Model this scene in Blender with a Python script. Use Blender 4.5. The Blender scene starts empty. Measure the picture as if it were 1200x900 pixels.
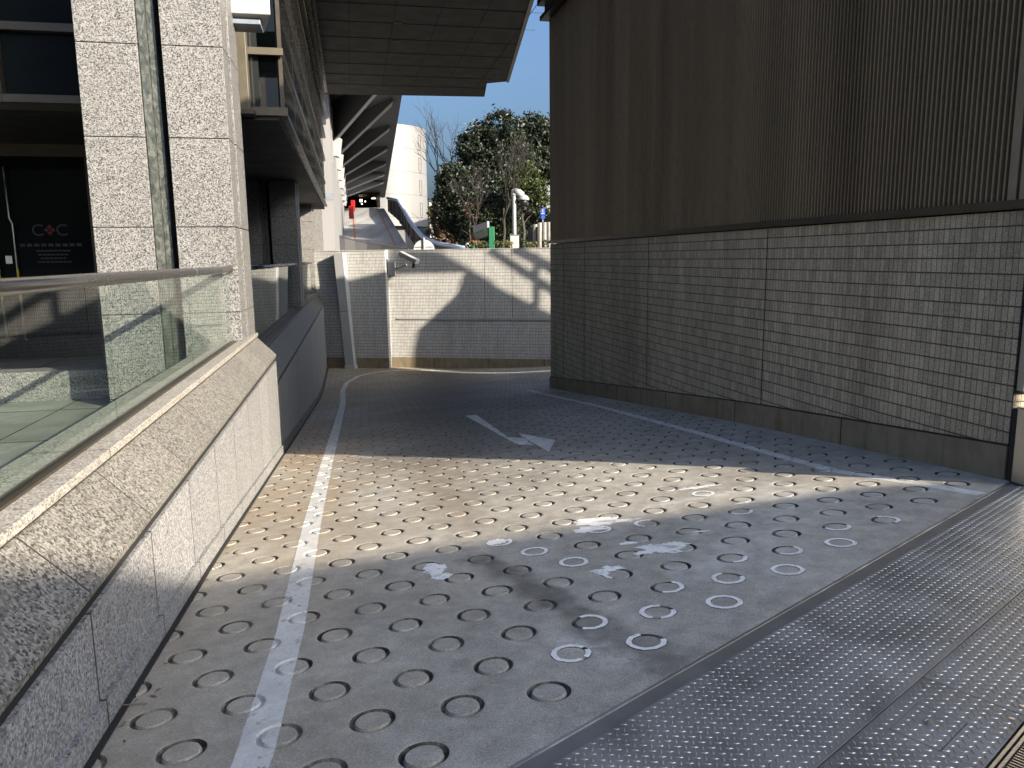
import bpy, bmesh, math, random
from mathutils import Vector, Matrix, noise
random.seed(7)
S = bpy.context.scene
COL = S.collection
rad = math.radians

# ------------------------------------------------------------------ camera
cam_d = bpy.data.cameras.new("camera"); cam = bpy.data.objects.new("camera", cam_d); COL.objects.link(cam)
F_PX = 901.0
cam_d.sensor_width = 36.0; cam_d.lens = F_PX / 1200 * 36; cam_d.clip_start = 0.05; cam_d.clip_end = 3000
pitch = math.atan(148 / F_PX)
nad = Vector((65, F_PX / math.tan(pitch), F_PX)).normalized()      # world down in image axes (x right, y down, z forward)
fw = (Vector((0, 0, 1)) - nad * nad.z).normalized()
xx = nad.cross(fw)
rows = [xx, fw, -nad]                                              # world axes expressed in image axes
def img2w(v): return Vector([r.dot(v) for r in rows])
cx, cy, cz = img2w(Vector((1, 0, 0))), img2w(Vector((0, -1, 0))), img2w(Vector((0, 0, -1)))
M = Matrix((cx, cy, cz)).transposed().to_4x4(); M.translation = (0, 0, 1.5)
cam.matrix_world = M
S.camera = cam
CAM = Vector((0, 0, 1.5))
def at(px, py, dist):
    """world point seen at a photo pixel, at forward distance dist (used to read positions off the photo)"""
    v = img2w(Vector(((px - 600) / F_PX, (py - 450) / F_PX, 1)))
    return CAM + v * (dist / v.y)

# ------------------------------------------------------------------ light
SUN_AZ = Vector((.82, -.57, 0)).normalized(); SUN_EL = rad(21)
w = bpy.data.worlds.new("World"); S.world = w; w.use_nodes = True
nt = w.node_tree; bg = nt.nodes['Background']
sky = nt.nodes.new('ShaderNodeTexSky'); sky.sky_type = 'NISHITA'; sky.sun_disc = False
sky.sun_elevation = SUN_EL; sky.sun_rotation = math.atan2(SUN_AZ.x, SUN_AZ.y)
sky.air_density = 1.0; sky.dust_density = 8.0; sky.ozone_density = 8.0; sky.altitude = 50
nt.links.new(sky.outputs[0], bg.inputs[0]); bg.inputs[1].default_value = 0.13
sl = bpy.data.lights.new("sun", 'SUN'); so = bpy.data.objects.new("sun", sl); COL.objects.link(so)
sl.energy = 4.6; sl.angle = rad(0.6); sl.color = (1.0, .975, .94)
sdir = Vector((SUN_AZ.x * math.cos(SUN_EL), SUN_AZ.y * math.cos(SUN_EL), math.sin(SUN_EL)))
so.rotation_euler = (-sdir).to_track_quat('-Z', 'Y').to_euler(); so.location = sdir * 60
S.view_settings.view_transform = 'Standard'; S.view_settings.look = 'None'
S.view_settings.exposure = 1.45; S.view_settings.gamma = 1; S.view_settings.use_curve_mapping = False
S.view_settings.use_white_balance = True; S.view_settings.white_balance_temperature = 8000; S.view_settings.white_balance_tint = 10
S.cycles.max_bounces = 8; S.cycles.diffuse_bounces = 4; S.cycles.glossy_bounces = 4; S.cycles.transparent_max_bounces = 12
S.cycles.caustics_reflective = False; S.cycles.caustics_refractive = False

# ------------------------------------------------------------------ node helpers
class NB:
    def __init__(s, name):
        m = bpy.data.materials.new(name); m.use_nodes = True
        s.m = m; s.t = m.node_tree; s.p = s.t.nodes['Principled BSDF']; s.out = s.t.nodes['Material Output']
    def n(s, typ, **kw):
        nd = s.t.nodes.new(typ)
        for k, v in kw.items(): setattr(nd, k, v)
        return nd
    def l(s, a, b): s.t.links.new(a, b)
    def inp(s, sock, v):
        if hasattr(v, 'is_output'): s.l(v, sock)
        elif isinstance(v, (tuple, list)) and len(v) == 3 and sock.type == 'RGBA': sock.default_value = (*v, 1)
        else: sock.default_value = v
    def coord(s, which='Object'): return s.n('ShaderNodeTexCoord').outputs[which]
    def mapping(s, vec, scale=(1, 1, 1), loc=(0, 0, 0), rot=(0, 0, 0)):
        m = s.n('ShaderNodeMapping'); s.l(vec, m.inputs[0]); m.inputs['Scale'].default_value = scale
        m.inputs['Location'].default_value = loc; m.inputs['Rotation'].default_value = rot; return m.outputs[0]
    def noise(s, vec, scale, detail=4, rough=.55, dist=0):
        n = s.n('ShaderNodeTexNoise'); s.l(vec, n.inputs['Vector']); n.inputs['Scale'].default_value = scale
        n.inputs['Detail'].default_value = detail; n.inputs['Roughness'].default_value = rough; n.inputs['Distortion'].default_value = dist
        return n.outputs[0]
    def voro(s, vec, scale, feat='F1', out='Color'):
        n = s.n('ShaderNodeTexVoronoi', feature=feat); s.l(vec, n.inputs['Vector']); n.inputs['Scale'].default_value = scale
        return n.outputs[out]
    def ramp(s, fac, stops, interp='LINEAR'):
        r = s.n('ShaderNodeValToRGB'); r.color_ramp.interpolation = interp; s.l(fac, r.inputs[0])
        e = r.color_ramp.elements
        while len(e) < len(stops): e.new(.5)
        for q, (p, c) in zip(e, stops):
            q.position = p; q.color = (*c, 1) if isinstance(c, (tuple, list)) else (c, c, c, 1)
        return r.outputs[0]
    def math(s, op, a, b=0.0, c=None, clamp=False):
        m = s.n('ShaderNodeMath', operation=op, use_clamp=clamp); s.inp(m.inputs[0], a); s.inp(m.inputs[1], b)
        if c is not None: s.inp(m.inputs[2], c)
        return m.outputs[0]
    def mix(s, fac, a, b, mode='MIX'):
        m = s.n('ShaderNodeMix', data_type='RGBA', blend_type=mode); s.inp(m.inputs[0], fac); s.inp(m.inputs[6], a); s.inp(m.inputs[7], b)
        return m.outputs[2]
    def maprange(s, v, a, b, c=0, d=1, smooth=False):
        m = s.n('ShaderNodeMapRange'); s.inp(m.inputs[0], v)
        if smooth: m.interpolation_type = 'SMOOTHSTEP'
        for i, q in enumerate((a, b, c, d)): m.inputs[i + 1].default_value = q
        return m.outputs[0]
    def bump(s, h, strength=.3, dist=.01, normal=None):
        b = s.n('ShaderNodeBump'); s.l(h, b.inputs['Height']); b.inputs['Strength'].default_value = strength; b.inputs['Distance'].default_value = dist
        if normal: s.l(normal, b.inputs['Normal'])
        return b.outputs[0]
    def set(s, color=None, rough=None, metal=None, normal=None, spec=None):
        if color is not None: s.inp(s.p.inputs['Base Color'], color)
        if rough is not None: s.inp(s.p.inputs['Roughness'], rough)
        if metal is not None: s.inp(s.p.inputs['Metallic'], metal)
        if spec is not None: s.inp(s.p.inputs['Specular IOR Level'], spec)
        if normal is not None: s.l(normal, s.p.inputs['Normal'])
        return s.m
    def segdist(s, vec, a, b):
        """distance in plan to the segment a-b"""
        ax, ay = a; bx, by = b; L2 = (bx - ax) ** 2 + (by - ay) ** 2
        sp = s.n('ShaderNodeSeparateXYZ'); s.l(vec, sp.inputs[0])
        dx = s.math('SUBTRACT', sp.outputs[0], ax); dy = s.math('SUBTRACT', sp.outputs[1], ay)
        t = s.math('MULTIPLY_ADD', dx, (bx - ax) / L2, s.math('MULTIPLY', dy, (by - ay) / L2), clamp=True)
        ex = s.math('SUBTRACT', dx, s.math('MULTIPLY', t, bx - ax)); ey = s.math('SUBTRACT', dy, s.math('MULTIPLY', t, by - ay))
        return s.math('SQRT', s.math('ADD', s.math('MULTIPLY', ex, ex), s.math('MULTIPLY', ey, ey)))

MAT = {}
def simple(name, col, rough=.5, metal=0, var=.12, scale=6, bump=0):
    b = NB(name); c = b.coord()
    nz = b.noise(c, scale, 5)
    lo = tuple(x * (1 - var) for x in col); hi = tuple(min(1, x * (1 + var)) for x in col)
    colr = b.ramp(nz, [(.3, lo), (.7, hi)])
    nr = b.bump(b.noise(c, scale * 12, 3), bump, .004) if bump else None
    MAT[name] = b.set(colr, b.maprange(nz, .3, .7, max(0, rough - .06), min(1, rough + .06)), metal, nr)
    return MAT[name]

def granite(name, light, mid, dark, scale=95, joint=None, dirt=0.0, dirtcol=(.15, .135, .11), rough=.55, streak=1.0, weights=(.22, .5), bump=.15):
    b = NB(name); c = b.mapping(b.coord(), (1, 1, streak))
    v1 = b.n('ShaderNodeSeparateColor'); b.l(b.voro(c, scale), v1.inputs[0])
    n1 = b.noise(c, scale * .7, 3, .7)
    f = b.math('ADD', b.math('MULTIPLY', v1.outputs[0], .55), b.math('MULTIPLY', n1, .45))
    col = b.ramp(f, [(weights[0], dark), (weights[0] + .12, mid), (weights[1], mid), (weights[1] + .12, light)])
    big = b.noise(c, 1.3, 6, .6)
    col = b.mix(b.maprange(big, .35, .75, 0, .22), col, (mid[0] * .75, mid[1] * .73, mid[2] * .68))
    if dirt:
        d = b.noise(b.mapping(b.coord(), (1.6, 1.6, 1.6)), 2.2, 7, .68)
        col = b.mix(b.maprange(d, .35, .72, dirt * .25, dirt), col, dirtcol)
    h = f
    if joint:
        br = b.n('ShaderNodeTexBrick'); br.offset = 0; b.l(b.mapping(b.coord('UV'), loc=(.583, 15, 0)), br.inputs['Vector'])
        for k, val in (('Scale', 1), ('Mortar Size', joint[2]), ('Mortar Smooth', 0), ('Brick Width', joint[0]), ('Row Height', joint[1]), ('Bias', 0)): br.inputs[k].default_value = val
        br.inputs['Color1'].default_value = (1, 1, 1, 1); br.inputs['Color2'].default_value = (.86, .86, .86, 1)
        col = b.mix(1, col, br.outputs['Color'], 'MULTIPLY')
        col = b.mix(br.outputs['Fac'], col, (.03, .028, .025))
    MAT[name] = b.set(col, rough, 0, b.bump(h, bump, .003))
    return MAT[name]

def tile(name, light, dark, grout, w_, h_, gv=.004, gh=.006, stain=.5, stcol=(.06, .05, .04), speck=160, vstreak=True):
    """small upright wall tiles, stacked joints, in UV metres"""
    b = NB(name); uv = b.coord('UV'); sp = b.n('ShaderNodeSeparateXYZ'); b.l(uv, sp.inputs[0])
    u, v = sp.outputs[0], sp.outputs[1]
    fu = b.math('MULTIPLY', b.math('FRACT', b.math('DIVIDE', u, w_)), w_); fv = b.math('MULTIPLY', b.math('FRACT', b.math('DIVIDE', v, h_)), h_)
    mu = b.math('MINIMUM', b.maprange(fu, gv * .4, gv, 0, 1), b.maprange(fu, w_ - gv * .6, w_, 1, 0))
    mv = b.math('MINIMUM', b.maprange(fv, gh * .5, gh, 0, 1), b.maprange(fv, h_ - gh * .5, h_, 1, 0))
    m = b.math('MINIMUM', mu, mv)
    cell = b.n('ShaderNodeCombineXYZ'); b.l(b.math('FLOOR', b.math('DIVIDE', u, w_)), cell.inputs[0]); b.l(b.math('FLOOR', b.math('DIVIDE', v, h_)), cell.inputs[1])
    wn = b.n('ShaderNodeTexWhiteNoise', noise_dimensions='3D'); b.l(cell.outputs[0], wn.inputs['Vector'])
    vs = b.n('ShaderNodeSeparateColor'); b.l(b.voro(b.coord(), speck * 1.5), vs.inputs[0])
    spk = b.math('ADD', b.math('MULTIPLY', b.noise(b.coord(), speck, 3, .8), .55), b.math('MULTIPLY', vs.outputs[0], .45))
    f = b.math('ADD', b.math('MULTIPLY', wn.outputs['Value'], .16), b.math('MULTIPLY', spk, .84))
    col = b.ramp(f, [(.34, dark), (.66, light)])
    big = b.noise(b.mapping(b.coord(), (1.1, 1.1, .12)), 2.2, 6, .65)
    patch = b.noise(b.coord(), .7, 5, .6)
    st = b.math('MULTIPLY', b.maprange(big, .42, .72, 0, 1), b.maprange(patch, .25, .7, .25, 1))
    col = b.mix(b.math('MULTIPLY', st, stain), col, stcol)
    lime = b.noise(b.mapping(b.coord(), (2.3, 2.3, .05), (3, 1, 0)), 2.6, 4, .5)
    col = b.mix(b.maprange(lime, .66, .78, 0, .28), col, tuple(min(1, x * 1.25) for x in light))
    col = b.mix(b.math('SUBTRACT', 1, m), col, grout)
    MAT[name] = b.set(col, b.maprange(spk, .3, .7, .5, .8), 0, b.bump(b.math('ADD', m, b.math('MULTIPLY', spk, .18)), .5, .004))
    return MAT[name]

# ------------------------------------------------------------------ mesh helpers
class Frame:
    def __init__(s, o, ang=0.0, up=0.0):
        s.o = Vector((o[0], o[1], o[2] if len(o) > 2 else 0)); s.u = Vector((math.cos(ang), math.sin(ang), 0)); s.v = Vector((-math.sin(ang), math.cos(ang), 0))
    def __call__(s, u, v, z): return s.o + s.u * u + s.v * v + Vector((0, 0, z))
WF = Frame((0, 0, 0))
class MB:
    def __init__(s): s.v = []; s.f = []
    def poly(s, pts):
        i = len(s.v); s.v += [Vector(p) for p in pts]; s.f.append(list(range(i, i + len(pts))))
    def hexa(s, p):           # 8 corners: bottom 4 ccw, top 4 ccw
        i = len(s.v); s.v += [Vector(q) for q in p]
        s.f += [[i + a for a in q] for q in ((3, 2, 1, 0), (4, 5, 6, 7), (0, 1, 5, 4), (1, 2, 6, 5), (2, 3, 7, 6), (3, 0, 4, 7))]
    def box(s, fr, u0, u1, v0, v1, z0, z1):
        s.hexa([fr(u0, v0, z0), fr(u1, v0, z0), fr(u1, v1, z0), fr(u0, v1, z0), fr(u0, v0, z1), fr(u1, v0, z1), fr(u1, v1, z1), fr(u0, v1, z1)])
    def prism(s, a, off):     # polygon a extruded by vector off
        i = len(s.v); n = len(a); off = Vector(off)
        s.v += [Vector(p) for p in a] + [Vector(p) + off for p in a]
        s.f += [list(range(i + n - 1, i - 1, -1)), list(range(i + n, i + 2 * n))]
        for k in range(n): s.f.append([i + k, i + (k + 1) % n, i + n + (k + 1) % n, i + n + k])
    def tube(s, path, r, seg=8, caps=True):
        path = [Vector(p) for p in path]; n = len(path)
        rs = r if isinstance(r, (list, tuple)) else [r] * n
        prev = None; i0 = len(s.v)
        for k, p in enumerate(path):
            t = (path[min(k + 1, n - 1)] - path[max(k - 1, 0)])
            if t.length < 1e-9: t = Vector((0, 0, 1))
            t.normalize()
            if prev is None:
                a = t.cross(Vector((0, 0, 1)));
                if a.length < 1e-3: a = t.cross(Vector((0, 1, 0)))
            else: a = prev - t * prev.dot(t)
            a.normalize(); prev = a; b = t.cross(a)
            for q in range(seg):
                an = 2 * math.pi * q / seg
                s.v.append(p + (a * math.cos(an) + b * math.sin(an)) * rs[k])
        for k in range(n - 1):
            for q in range(seg):
                s.f.append([i0 + k * seg + q, i0 + k * seg + (q + 1) % seg, i0 + (k + 1) * seg + (q + 1) % seg, i0 + (k + 1) * seg + q])
        if caps:
            s.f.append([i0 + q for q in range(seg)][::-1]); s.f.append([i0 + (n - 1) * seg + q for q in range(seg)])
    def cyl(s, p0, p1, r, seg=16): s.tube([p0, p1], r, seg)
    def lathe(s, c, prof, seg=20):        # prof: (radius, z)
        i0 = len(s.v); c = Vector(c)
        for r, z in prof:
            for q in range(seg):
                a = 2 * math.pi * q / seg; s.v.append(c + Vector((r * math.cos(a), r * math.sin(a), z)))
        for k in range(len(prof) - 1):
            for q in range(seg): s.f.append([i0 + k * seg + q, i0 + k * seg + (q + 1) % seg, i0 + (k + 1) * seg + (q + 1) % seg, i0 + (k + 1) * seg + q])
        s.f.append([i0 + q for q in range(seg)][::-1]); s.f.append([i0 + (len(prof) - 1) * seg + q for q in range(seg)])
    def build(s, name, mat, parent=None, bevel=0, smooth=False, uv=True, recalc=True):
        me = bpy.data.meshes.new(name)
        org = Vector((0, 0, 0))
        if parent is not None:
            q = parent
            while q is not None: org += q.location; q = q.parent
        me.from_pydata([tuple(p - org) for p in s.v], [], s.f)
        if recalc:
            bm = bmesh.new(); bm.from_mesh(me); bmesh.ops.recalc_face_normals(bm, faces=bm.faces); bm.to_mesh(me); bm.free()
        me.update()
        if uv:
            ul = me.uv_layers.new(name='UVMap').data
            for p in me.polygons:
                n = p.normal
                if abs(n.z) < .86:
                    t = Vector((-n.y, n.x, 0)).normalized()
                    for li in p.loop_indices:
                        co = me.vertices[me.loops[li].vertex_index].co + org
                        ul[li].uv = (co.dot(t), co.z)
                else:
                    for li in p.loop_indices:
                        co = me.vertices[me.loops[li].vertex_index].co + org; ul[li].uv = (co.y * .9796 - co.x * .2008, co.x * .9796 + co.y * .2008)
        me.materials.append(MAT[mat] if isinstance(mat, str) else mat)
        if smooth:
            for p in me.polygons: p.use_smooth = True
        o = bpy.data.objects.new(name, me); COL.objects.link(o)
        if parent is not None: o.parent = parent
        if bevel:
            md = o.modifiers.new('bevel', 'BEVEL'); md.width = bevel; md.segments = 2; md.limit_method = 'ANGLE'; md.angle_limit = rad(35)
        return o
def tag(o, label=None, cat=None, group=None, kind=None):
    if label: o['label'] = label
    if cat: o['category'] = cat
    if group: o['group'] = group
    if kind: o['kind'] = kind
    return o
def thing(name, label, cat, loc=(0, 0, 0), group=None):
    o = bpy.data.objects.new(name, None); COL.objects.link(o); o.location = loc; o.empty_display_size = .2
    return tag(o, label, cat, group)
def copy_tree(o, parent=None):
    c = o.copy(); COL.objects.link(c)
    if parent is not None: c.parent = parent
    for ch in list(o.children): copy_tree(ch, c)
    return c
def struct(o): o['kind'] = 'structure'; return o

# ------------------------------------------------------------------ site geometry read off the photo
P0 = Vector((-.04, 2.055)); E = Vector((.76, .65)).normalized(); N = Vector((-E.y, E.x))
def sof(x, y): return (Vector((x, y)) - P0).dot(N)
def rz(x, y):
    s = sof(x, y)
    if s <= 0: return 0.0
    z = -.105 * min(s, 3)
    if s > 3: z -= .125 * (min(s, 15) - 3)
    if s > 15: t = min(s - 15, 4.); z -= .125 * (t - t * t / 8)
    return z
ANG = math.atan(.205)
FL = Frame((-2.87, 8.18), ANG)                       # left facade: u to the right, v away along the ramp
RA, RB = Vector((3.30, 4.97)), Vector((.80, 15.7))   # near and far corner of the ribbed building
dR = (RB - RA).normalized(); pR = Vector((dR.y, -dR.x))
FR = Frame((RA.x, RA.y), math.atan2(pR.y, pR.x))     # u into the building, v along its wall
LR = (RB - RA).length
WA, WB = Vector((-6.5, 26.0)), Vector((1.17, 24.4))  # back retaining wall line
FB = Frame((WA.x, WA.y), math.atan2(WB.y - WA.y, WB.x - WA.x))

# ------------------------------------------------------------------ materials
granite('granite_light', (.245, .243, .24), (.128, .127, .125), (.014, .014, .014), 112, weights=(.30, .53))
granite('granite_face', (.36, .36, .36), (.195, .195, .196), (.023, .023, .024), 115, joint=(.83, 30, .007), weights=(.2, .52))
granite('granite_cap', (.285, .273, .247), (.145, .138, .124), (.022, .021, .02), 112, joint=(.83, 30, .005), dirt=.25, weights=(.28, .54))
granite('granite_coping', (.46, .43, .39), (.25, .235, .21), (.08, .075, .07), 130, joint=(2.16, 30, .005), dirt=.25)
def green_stone():
    b = NB('granite_green'); c = b.coord()
    n1 = b.noise(b.mapping(c, (1, 1, .55), rot=(.5, .3, 0)), 14, 7, .72, 1.5); n2 = b.noise(c, 90, 3, .7)
    f = b.math('ADD', b.math('MULTIPLY', n1, .75), b.math('MULTIPLY', n2, .25))
    MAT['granite_green'] = b.set(b.ramp(f, [(.36, (.02, .023, .022)), (.5, (.062, .07, .064)), (.66, (.16, .165, .148))]), .25)
green_stone()
granite('granite_cap_shaded', (.15, .143, .135), (.08, .076, .072), (.04, .038, .035), 120, joint=(1.2, 30, .006), dirt=.4)  # darker copy of the cap granite, the far parapet's shade in its colour
tile('tile_near', (.58, .485, .355), (.22, .182, .13), (.034, .028, .02), .05, .104, .0045, .009, .6, (.055, .042, .028), 150)
tile('tile_back', (.60, .60, .59), (.33, .33, .325), (.075, .072, .068), .05, .104, .008, .010, .42, (.15, .14, .125))
simple('black_joint', (.012, .012, .012), .8)
simple('dark_metal', (.028, .029, .031), .38, .4)
simple('flange_steel', (.19, .185, .17), .42, .5)
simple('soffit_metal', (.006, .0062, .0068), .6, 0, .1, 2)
simple('fascia_metal', (.27, .262, .245), .4, .5)
simple('bronze_trim', (.07, .058, .045), .42, .5)
simple('ledge_metal', (.045, .038, .03), .3, .6)
simple('trim_tan', (.24, .195, .14), .45, .2)
simple('beige_frame', (.085, .074, .054), .5, .1)
simple('stainless', (.36, .35, .335), .34, .95, .1, 9)
simple('rail_steel', (.27, .25, .235), .26, .95, .03, 2)
simple('plate_steel', (.24, .233, .215), .55, .45, .42, 2.4, 0)
simple('worn_steel', (.42, .41, .38), .34, .8, .45, 3.1, 0)
simple('stone_floor', (.21, .21, .19), .45, 0, .25, 2.5, .1)
simple('asphalt', (.06, .06, .06), .85, 0, .2, 5, .4)
simple('white_render', (.20, .20, .207), .6, 0, .05, .25)
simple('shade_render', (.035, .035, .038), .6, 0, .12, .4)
simple('deck_grey', (.085, .088, .095), .6, 0, .15, .3)
simple('rib_grey', (.33, .335, .345), .55, 0, .08, .4)
simple('dark_cladding', (.04, .042, .045), .5, .2)
simple('tower_white', (.17, .17, .172), .55, 0, .04, .2)
simple('line_grey', (.055, .055, .055), .6)
simple('orange_paint', (.40, .15, .04), .6, 0, .3, 2)
simple('red_paint', (.38, .012, .012), .4)
simple('green_paint', (.006, .12, .055), .45)
simple('green_dull', (.09, .13, .10), .5)
simple('grey_blue', (.16, .19, .23), .45)
simple('blue_paint', (.02, .08, .55), .4)
simple('blue_rail', (.42, .52, .72), .4, .2)
simple('white_paint', (.34, .34, .335), .5)
simple('mast_white', (.27, .28, .285), .4)
simple('mirror_back', (.42, .44, .44), .5)
simple('bark', (.045, .038, .031), .9, 0, .35, 8, .4)
simple('twig', (.022, .019, .017), .9, 0, .25, 8)
simple('soil', (.07, .066, .058), .95, 0, .4, 2, .4)
simple('far_beige', (.5, .46, .4), .7, 0, .08, .3)
simple('far_white', (.24, .24, .26), .6, 0, .04, .2)
simple('yellow_tape', (.6, .42, .03), .5)
simple('paper_white', (.75, .75, .73), .7)
simple('logo_red', (.09, .003, .005), .6)
simple('letter_black', (.006, .006, .006), .4)
simple('interior_dark', (.006, .006, .007), .5)
simple('ceiling_dark', (.05, .047, .042), .6)
simple('blocker_grey', (.38, .35, .31), .7, 0, .1, .6)

def concrete_plinth():
    b = NB('plinth_concrete'); c = b.coord()
    n1 = b.noise(c, 3, 7, .65); n2 = b.noise(b.mapping(c, (2, 2, .3)), 3.5, 6, .7)
    col = b.ramp(n1, [(.25, (.15, .118, .075)), (.75, (.27, .225, .155))])
    col = b.mix(b.maprange(n2, .5, .72, 0, .65), col, (.09, .065, .035))
    br = b.n('ShaderNodeTexBrick'); br.offset = 0; b.l(b.mapping(b.coord('UV'), loc=(.3, 15, 0)), br.inputs['Vector'])
    for k, val in (('Scale', 1), ('Mortar Size', .008), ('Mortar Smooth', 0), ('Brick Width', 1.83), ('Row Height', 50), ('Bias', 0)): br.inputs[k].default_value = val
    col = b.mix(br.outputs['Fac'], col, (.03, .025, .02))
    MAT['plinth_concrete'] = b.set(col, .85, 0, b.bump(n1, .3, .01))
concrete_plinth()

def ramp_concrete():
    b = NB('ramp_concrete'); c = b.coord()
    fine = b.noise(c, 170, 4, .85); mid = b.noise(c, 9, 6, .65); big = b.noise(c, .9, 6, .6)
    f = b.math('ADD', b.math('MULTIPLY', fine, .6), b.math('ADD', b.math('MULTIPLY', mid, .24), b.math('MULTIPLY', big, .2)))
    col = b.ramp(f, [(.38, (.11, .103, .089)), (.52, (.31, .292, .255)), (.66, (.56, .53, .47))])
    agg = b.voro(c, 150, 'F1', 'Distance')
    col = b.mix(b.maprange(agg, .0, .22, .35, 0), col, (.14, .13, .12))
    tan = b.noise(b.mapping(c, (1, .45, 1)), 1.1, 6, .62)
    sp = b.n('ShaderNodeSeparateXYZ'); b.l(c, sp.inputs[0])
    side = b.maprange(sp.outputs[0], .6, -2.4, 0, 1, True)
    col = b.mix(b.math('MULTIPLY', b.maprange(tan, .36, .64, .1, .75), side), col, (.30, .215, .13))
    # darker band down the middle, further down the ramp
    d2 = b.math('ADD', b.segdist(c, (-.6, 8.2), (-2.2, 24)), b.math('MULTIPLY', b.noise(c, 1.6, 5), .9))
    col = b.mix(b.maprange(d2, .55, 2.3, .62, 0, True), col, (.058, .056, .056))
    # wet oil stain
    wob = b.math('MULTIPLY', b.math('SUBTRACT', b.noise(c, 5, 5, .65), .5), .34)
    d = b.math('ADD', b.segdist(c, (-.17, 4.12), (.24, 3.25)), wob)
    d_b = b.math('ADD', b.segdist(c, (.24, 3.25), (.57, 2.68)), wob)
    wet = b.math('MAXIMUM', b.maprange(d, .02, .15, .72, 0, True), b.maprange(d_b, .03, .16, .55, 0, True))
    wet = b.math('MULTIPLY', wet, b.maprange(b.noise(c, 14, 4), .3, .6, .6, 1))
    col = b.mix(wet, col, (.045, .04, .034))
    # brown tyre dirt patches
    d3 = b.math('ADD', b.segdist(c, (-.3, 4.9), (-.9, 7.4)), b.math('MULTIPLY', b.noise(c, 3.2, 5, .65), .55))
    col = b.mix(b.maprange(d3, .2, .6, .45, 0, True), col, (.15, .11, .07))
    # chalky film of old white paint
    d4 = b.math('ADD', b.segdist(c, (1.0, 3.7), (1.9, 5.0)), b.math('MULTIPLY', b.noise(c, 2.6, 5, .7), .8))
    film = b.math('MULTIPLY', b.maprange(d4, .3, .95, .55, 0, True), b.maprange(b.noise(c, 6, 7, .7), .42, .66, 0, 1))
    d6 = b.math('ADD', b.segdist(c, (.95, 5.0), (1.9, 5.35)), b.math('MULTIPLY', b.noise(c, 4, 6, .7), .28))
    film = b.math('MAXIMUM', film, b.math('MULTIPLY', b.maprange(d6, .12, .26, .75, 0, True), b.maprange(b.noise(c, 11, 6, .75), .40, .58, .1, 1)))
    d5 = b.math('ADD', b.segdist(c, (.2, 2.95), (.42, 2.72)), b.math('MULTIPLY', b.noise(c, 8, 5, .7), .2))
    film = b.math('MAXIMUM', film, b.math('MULTIPLY', b.maprange(d5, .09, .22, .6, 0, True), b.maprange(b.noise(c, 22, 6, .75), .42, .6, 0, 1)))
    col = b.mix(film, col, (.58, .58, .56))
    MAT['ramp_concrete'] = b.set(col, b.math('SUBTRACT', b.maprange(mid, .3, .7, .72, .88), b.math('MULTIPLY', wet, .3)), 0,
                                 b.bump(b.math('ADD', b.math('MULTIPLY', fine, .6), b.math('MULTIPLY', mid, .6)), .35, .004))
ramp_concrete()
def groove_dirt_shade():  # groove dirt, with the shade inside the rings darkened into the colour
    b = NB('groove_dirt_shade'); c = b.coord(); n1 = b.noise(c, 40, 5, .7); n2 = b.noise(c, 9, 4, .6)
    col = b.ramp(n1, [(.35, (.09, .082, .068)), (.65, (.235, .218, .188))])
    col = b.mix(b.maprange(n2, .42, .58, 0, .95), col, (.028, .021, .016))
    MAT['groove_dirt_shade'] = b.set(col, .9, 0, b.bump(n1, .4, .004))
groove_dirt_shade()
def line_paint(name, a, wear):
    b = NB(name); c = b.coord(); n1 = b.noise(c, 7, 7, .7); n2 = b.noise(c, 60, 4, .7)
    col = b.ramp(n1, [(.3, (a * .72, a * .71, a * .68)), (.7, (a, a, a * .98))])
    col = b.mix(b.math('MULTIPLY', b.maprange(n2, .5, .68, 0, 1), wear), col, (.30, .29, .27))
    b.set(col, .7, 0, b.bump(n2, .2, .003))
    n3 = b.noise(c, 16, 8, .78); n4 = b.noise(c, 3.1, 4, .6)
    hole = b.math('MULTIPLY', b.maprange(n3, .56, .60, 0, 1), b.maprange(n4, .40, .62, .15, 1))
    tr = b.n('ShaderNodeBsdfTransparent'); mx = b.n('ShaderNodeMixShader'); b.l(b.math('MULTIPLY', hole, wear * 1.5, clamp=True), mx.inputs[0]); b.l(b.p.outputs[0], mx.inputs[1]); b.l(tr.outputs[0], mx.inputs[2]); b.l(mx.outputs[0], b.out.inputs[0])
    MAT[name] = b.m
line_paint('line_paint', .62, .38); line_paint('patch_paint', .86, .35); line_paint('faint_paint', .66, .45)

def glass(name, tint, ior=1.5, rough=0.0, base_mix=0.0):
    b = NB(name); t = b.t; t.nodes.remove(b.p)
    tr = b.n('ShaderNodeBsdfTransparent'); tr.inputs[0].default_value = (*tint, 1)
    gl = b.n('ShaderNodeBsdfGlossy'); gl.inputs['Roughness'].default_value = rough; gl.inputs[0].default_value = (.95, .97, .96, 1)
    fr = b.n('ShaderNodeFresnel'); fr.inputs[0].default_value = ior; ge = b.n('ShaderNodeNewGeometry')
    mx = b.n('ShaderNodeMixShader'); b.l(b.math('MULTIPLY', fr.outputs[0], b.math('SUBTRACT', 1, ge.outputs['Backfacing'])), mx.inputs[0]); b.l(tr.outputs[0], mx.inputs[1]); b.l(gl.outputs[0], mx.inputs[2])
    b.l(mx.outputs[0], b.out.inputs[0]); MAT[name] = b.m
glass('rail_glass', (.885, .93, .90), 1.48); glass('door_glass', (.35, .38, .37), 1.5); glass('grey_glass', (.55, .58, .58), 1.5)
def darkglass():
    b = NB('dark_glass'); c = b.coord(); MAT['dark_glass'] = b.set(b.ramp(b.noise(c, .7, 2), [(.3, (.004, .006, .007)), (.7, (.010, .013, .014))]), .06, 0, None, .04)
darkglass()
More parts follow.
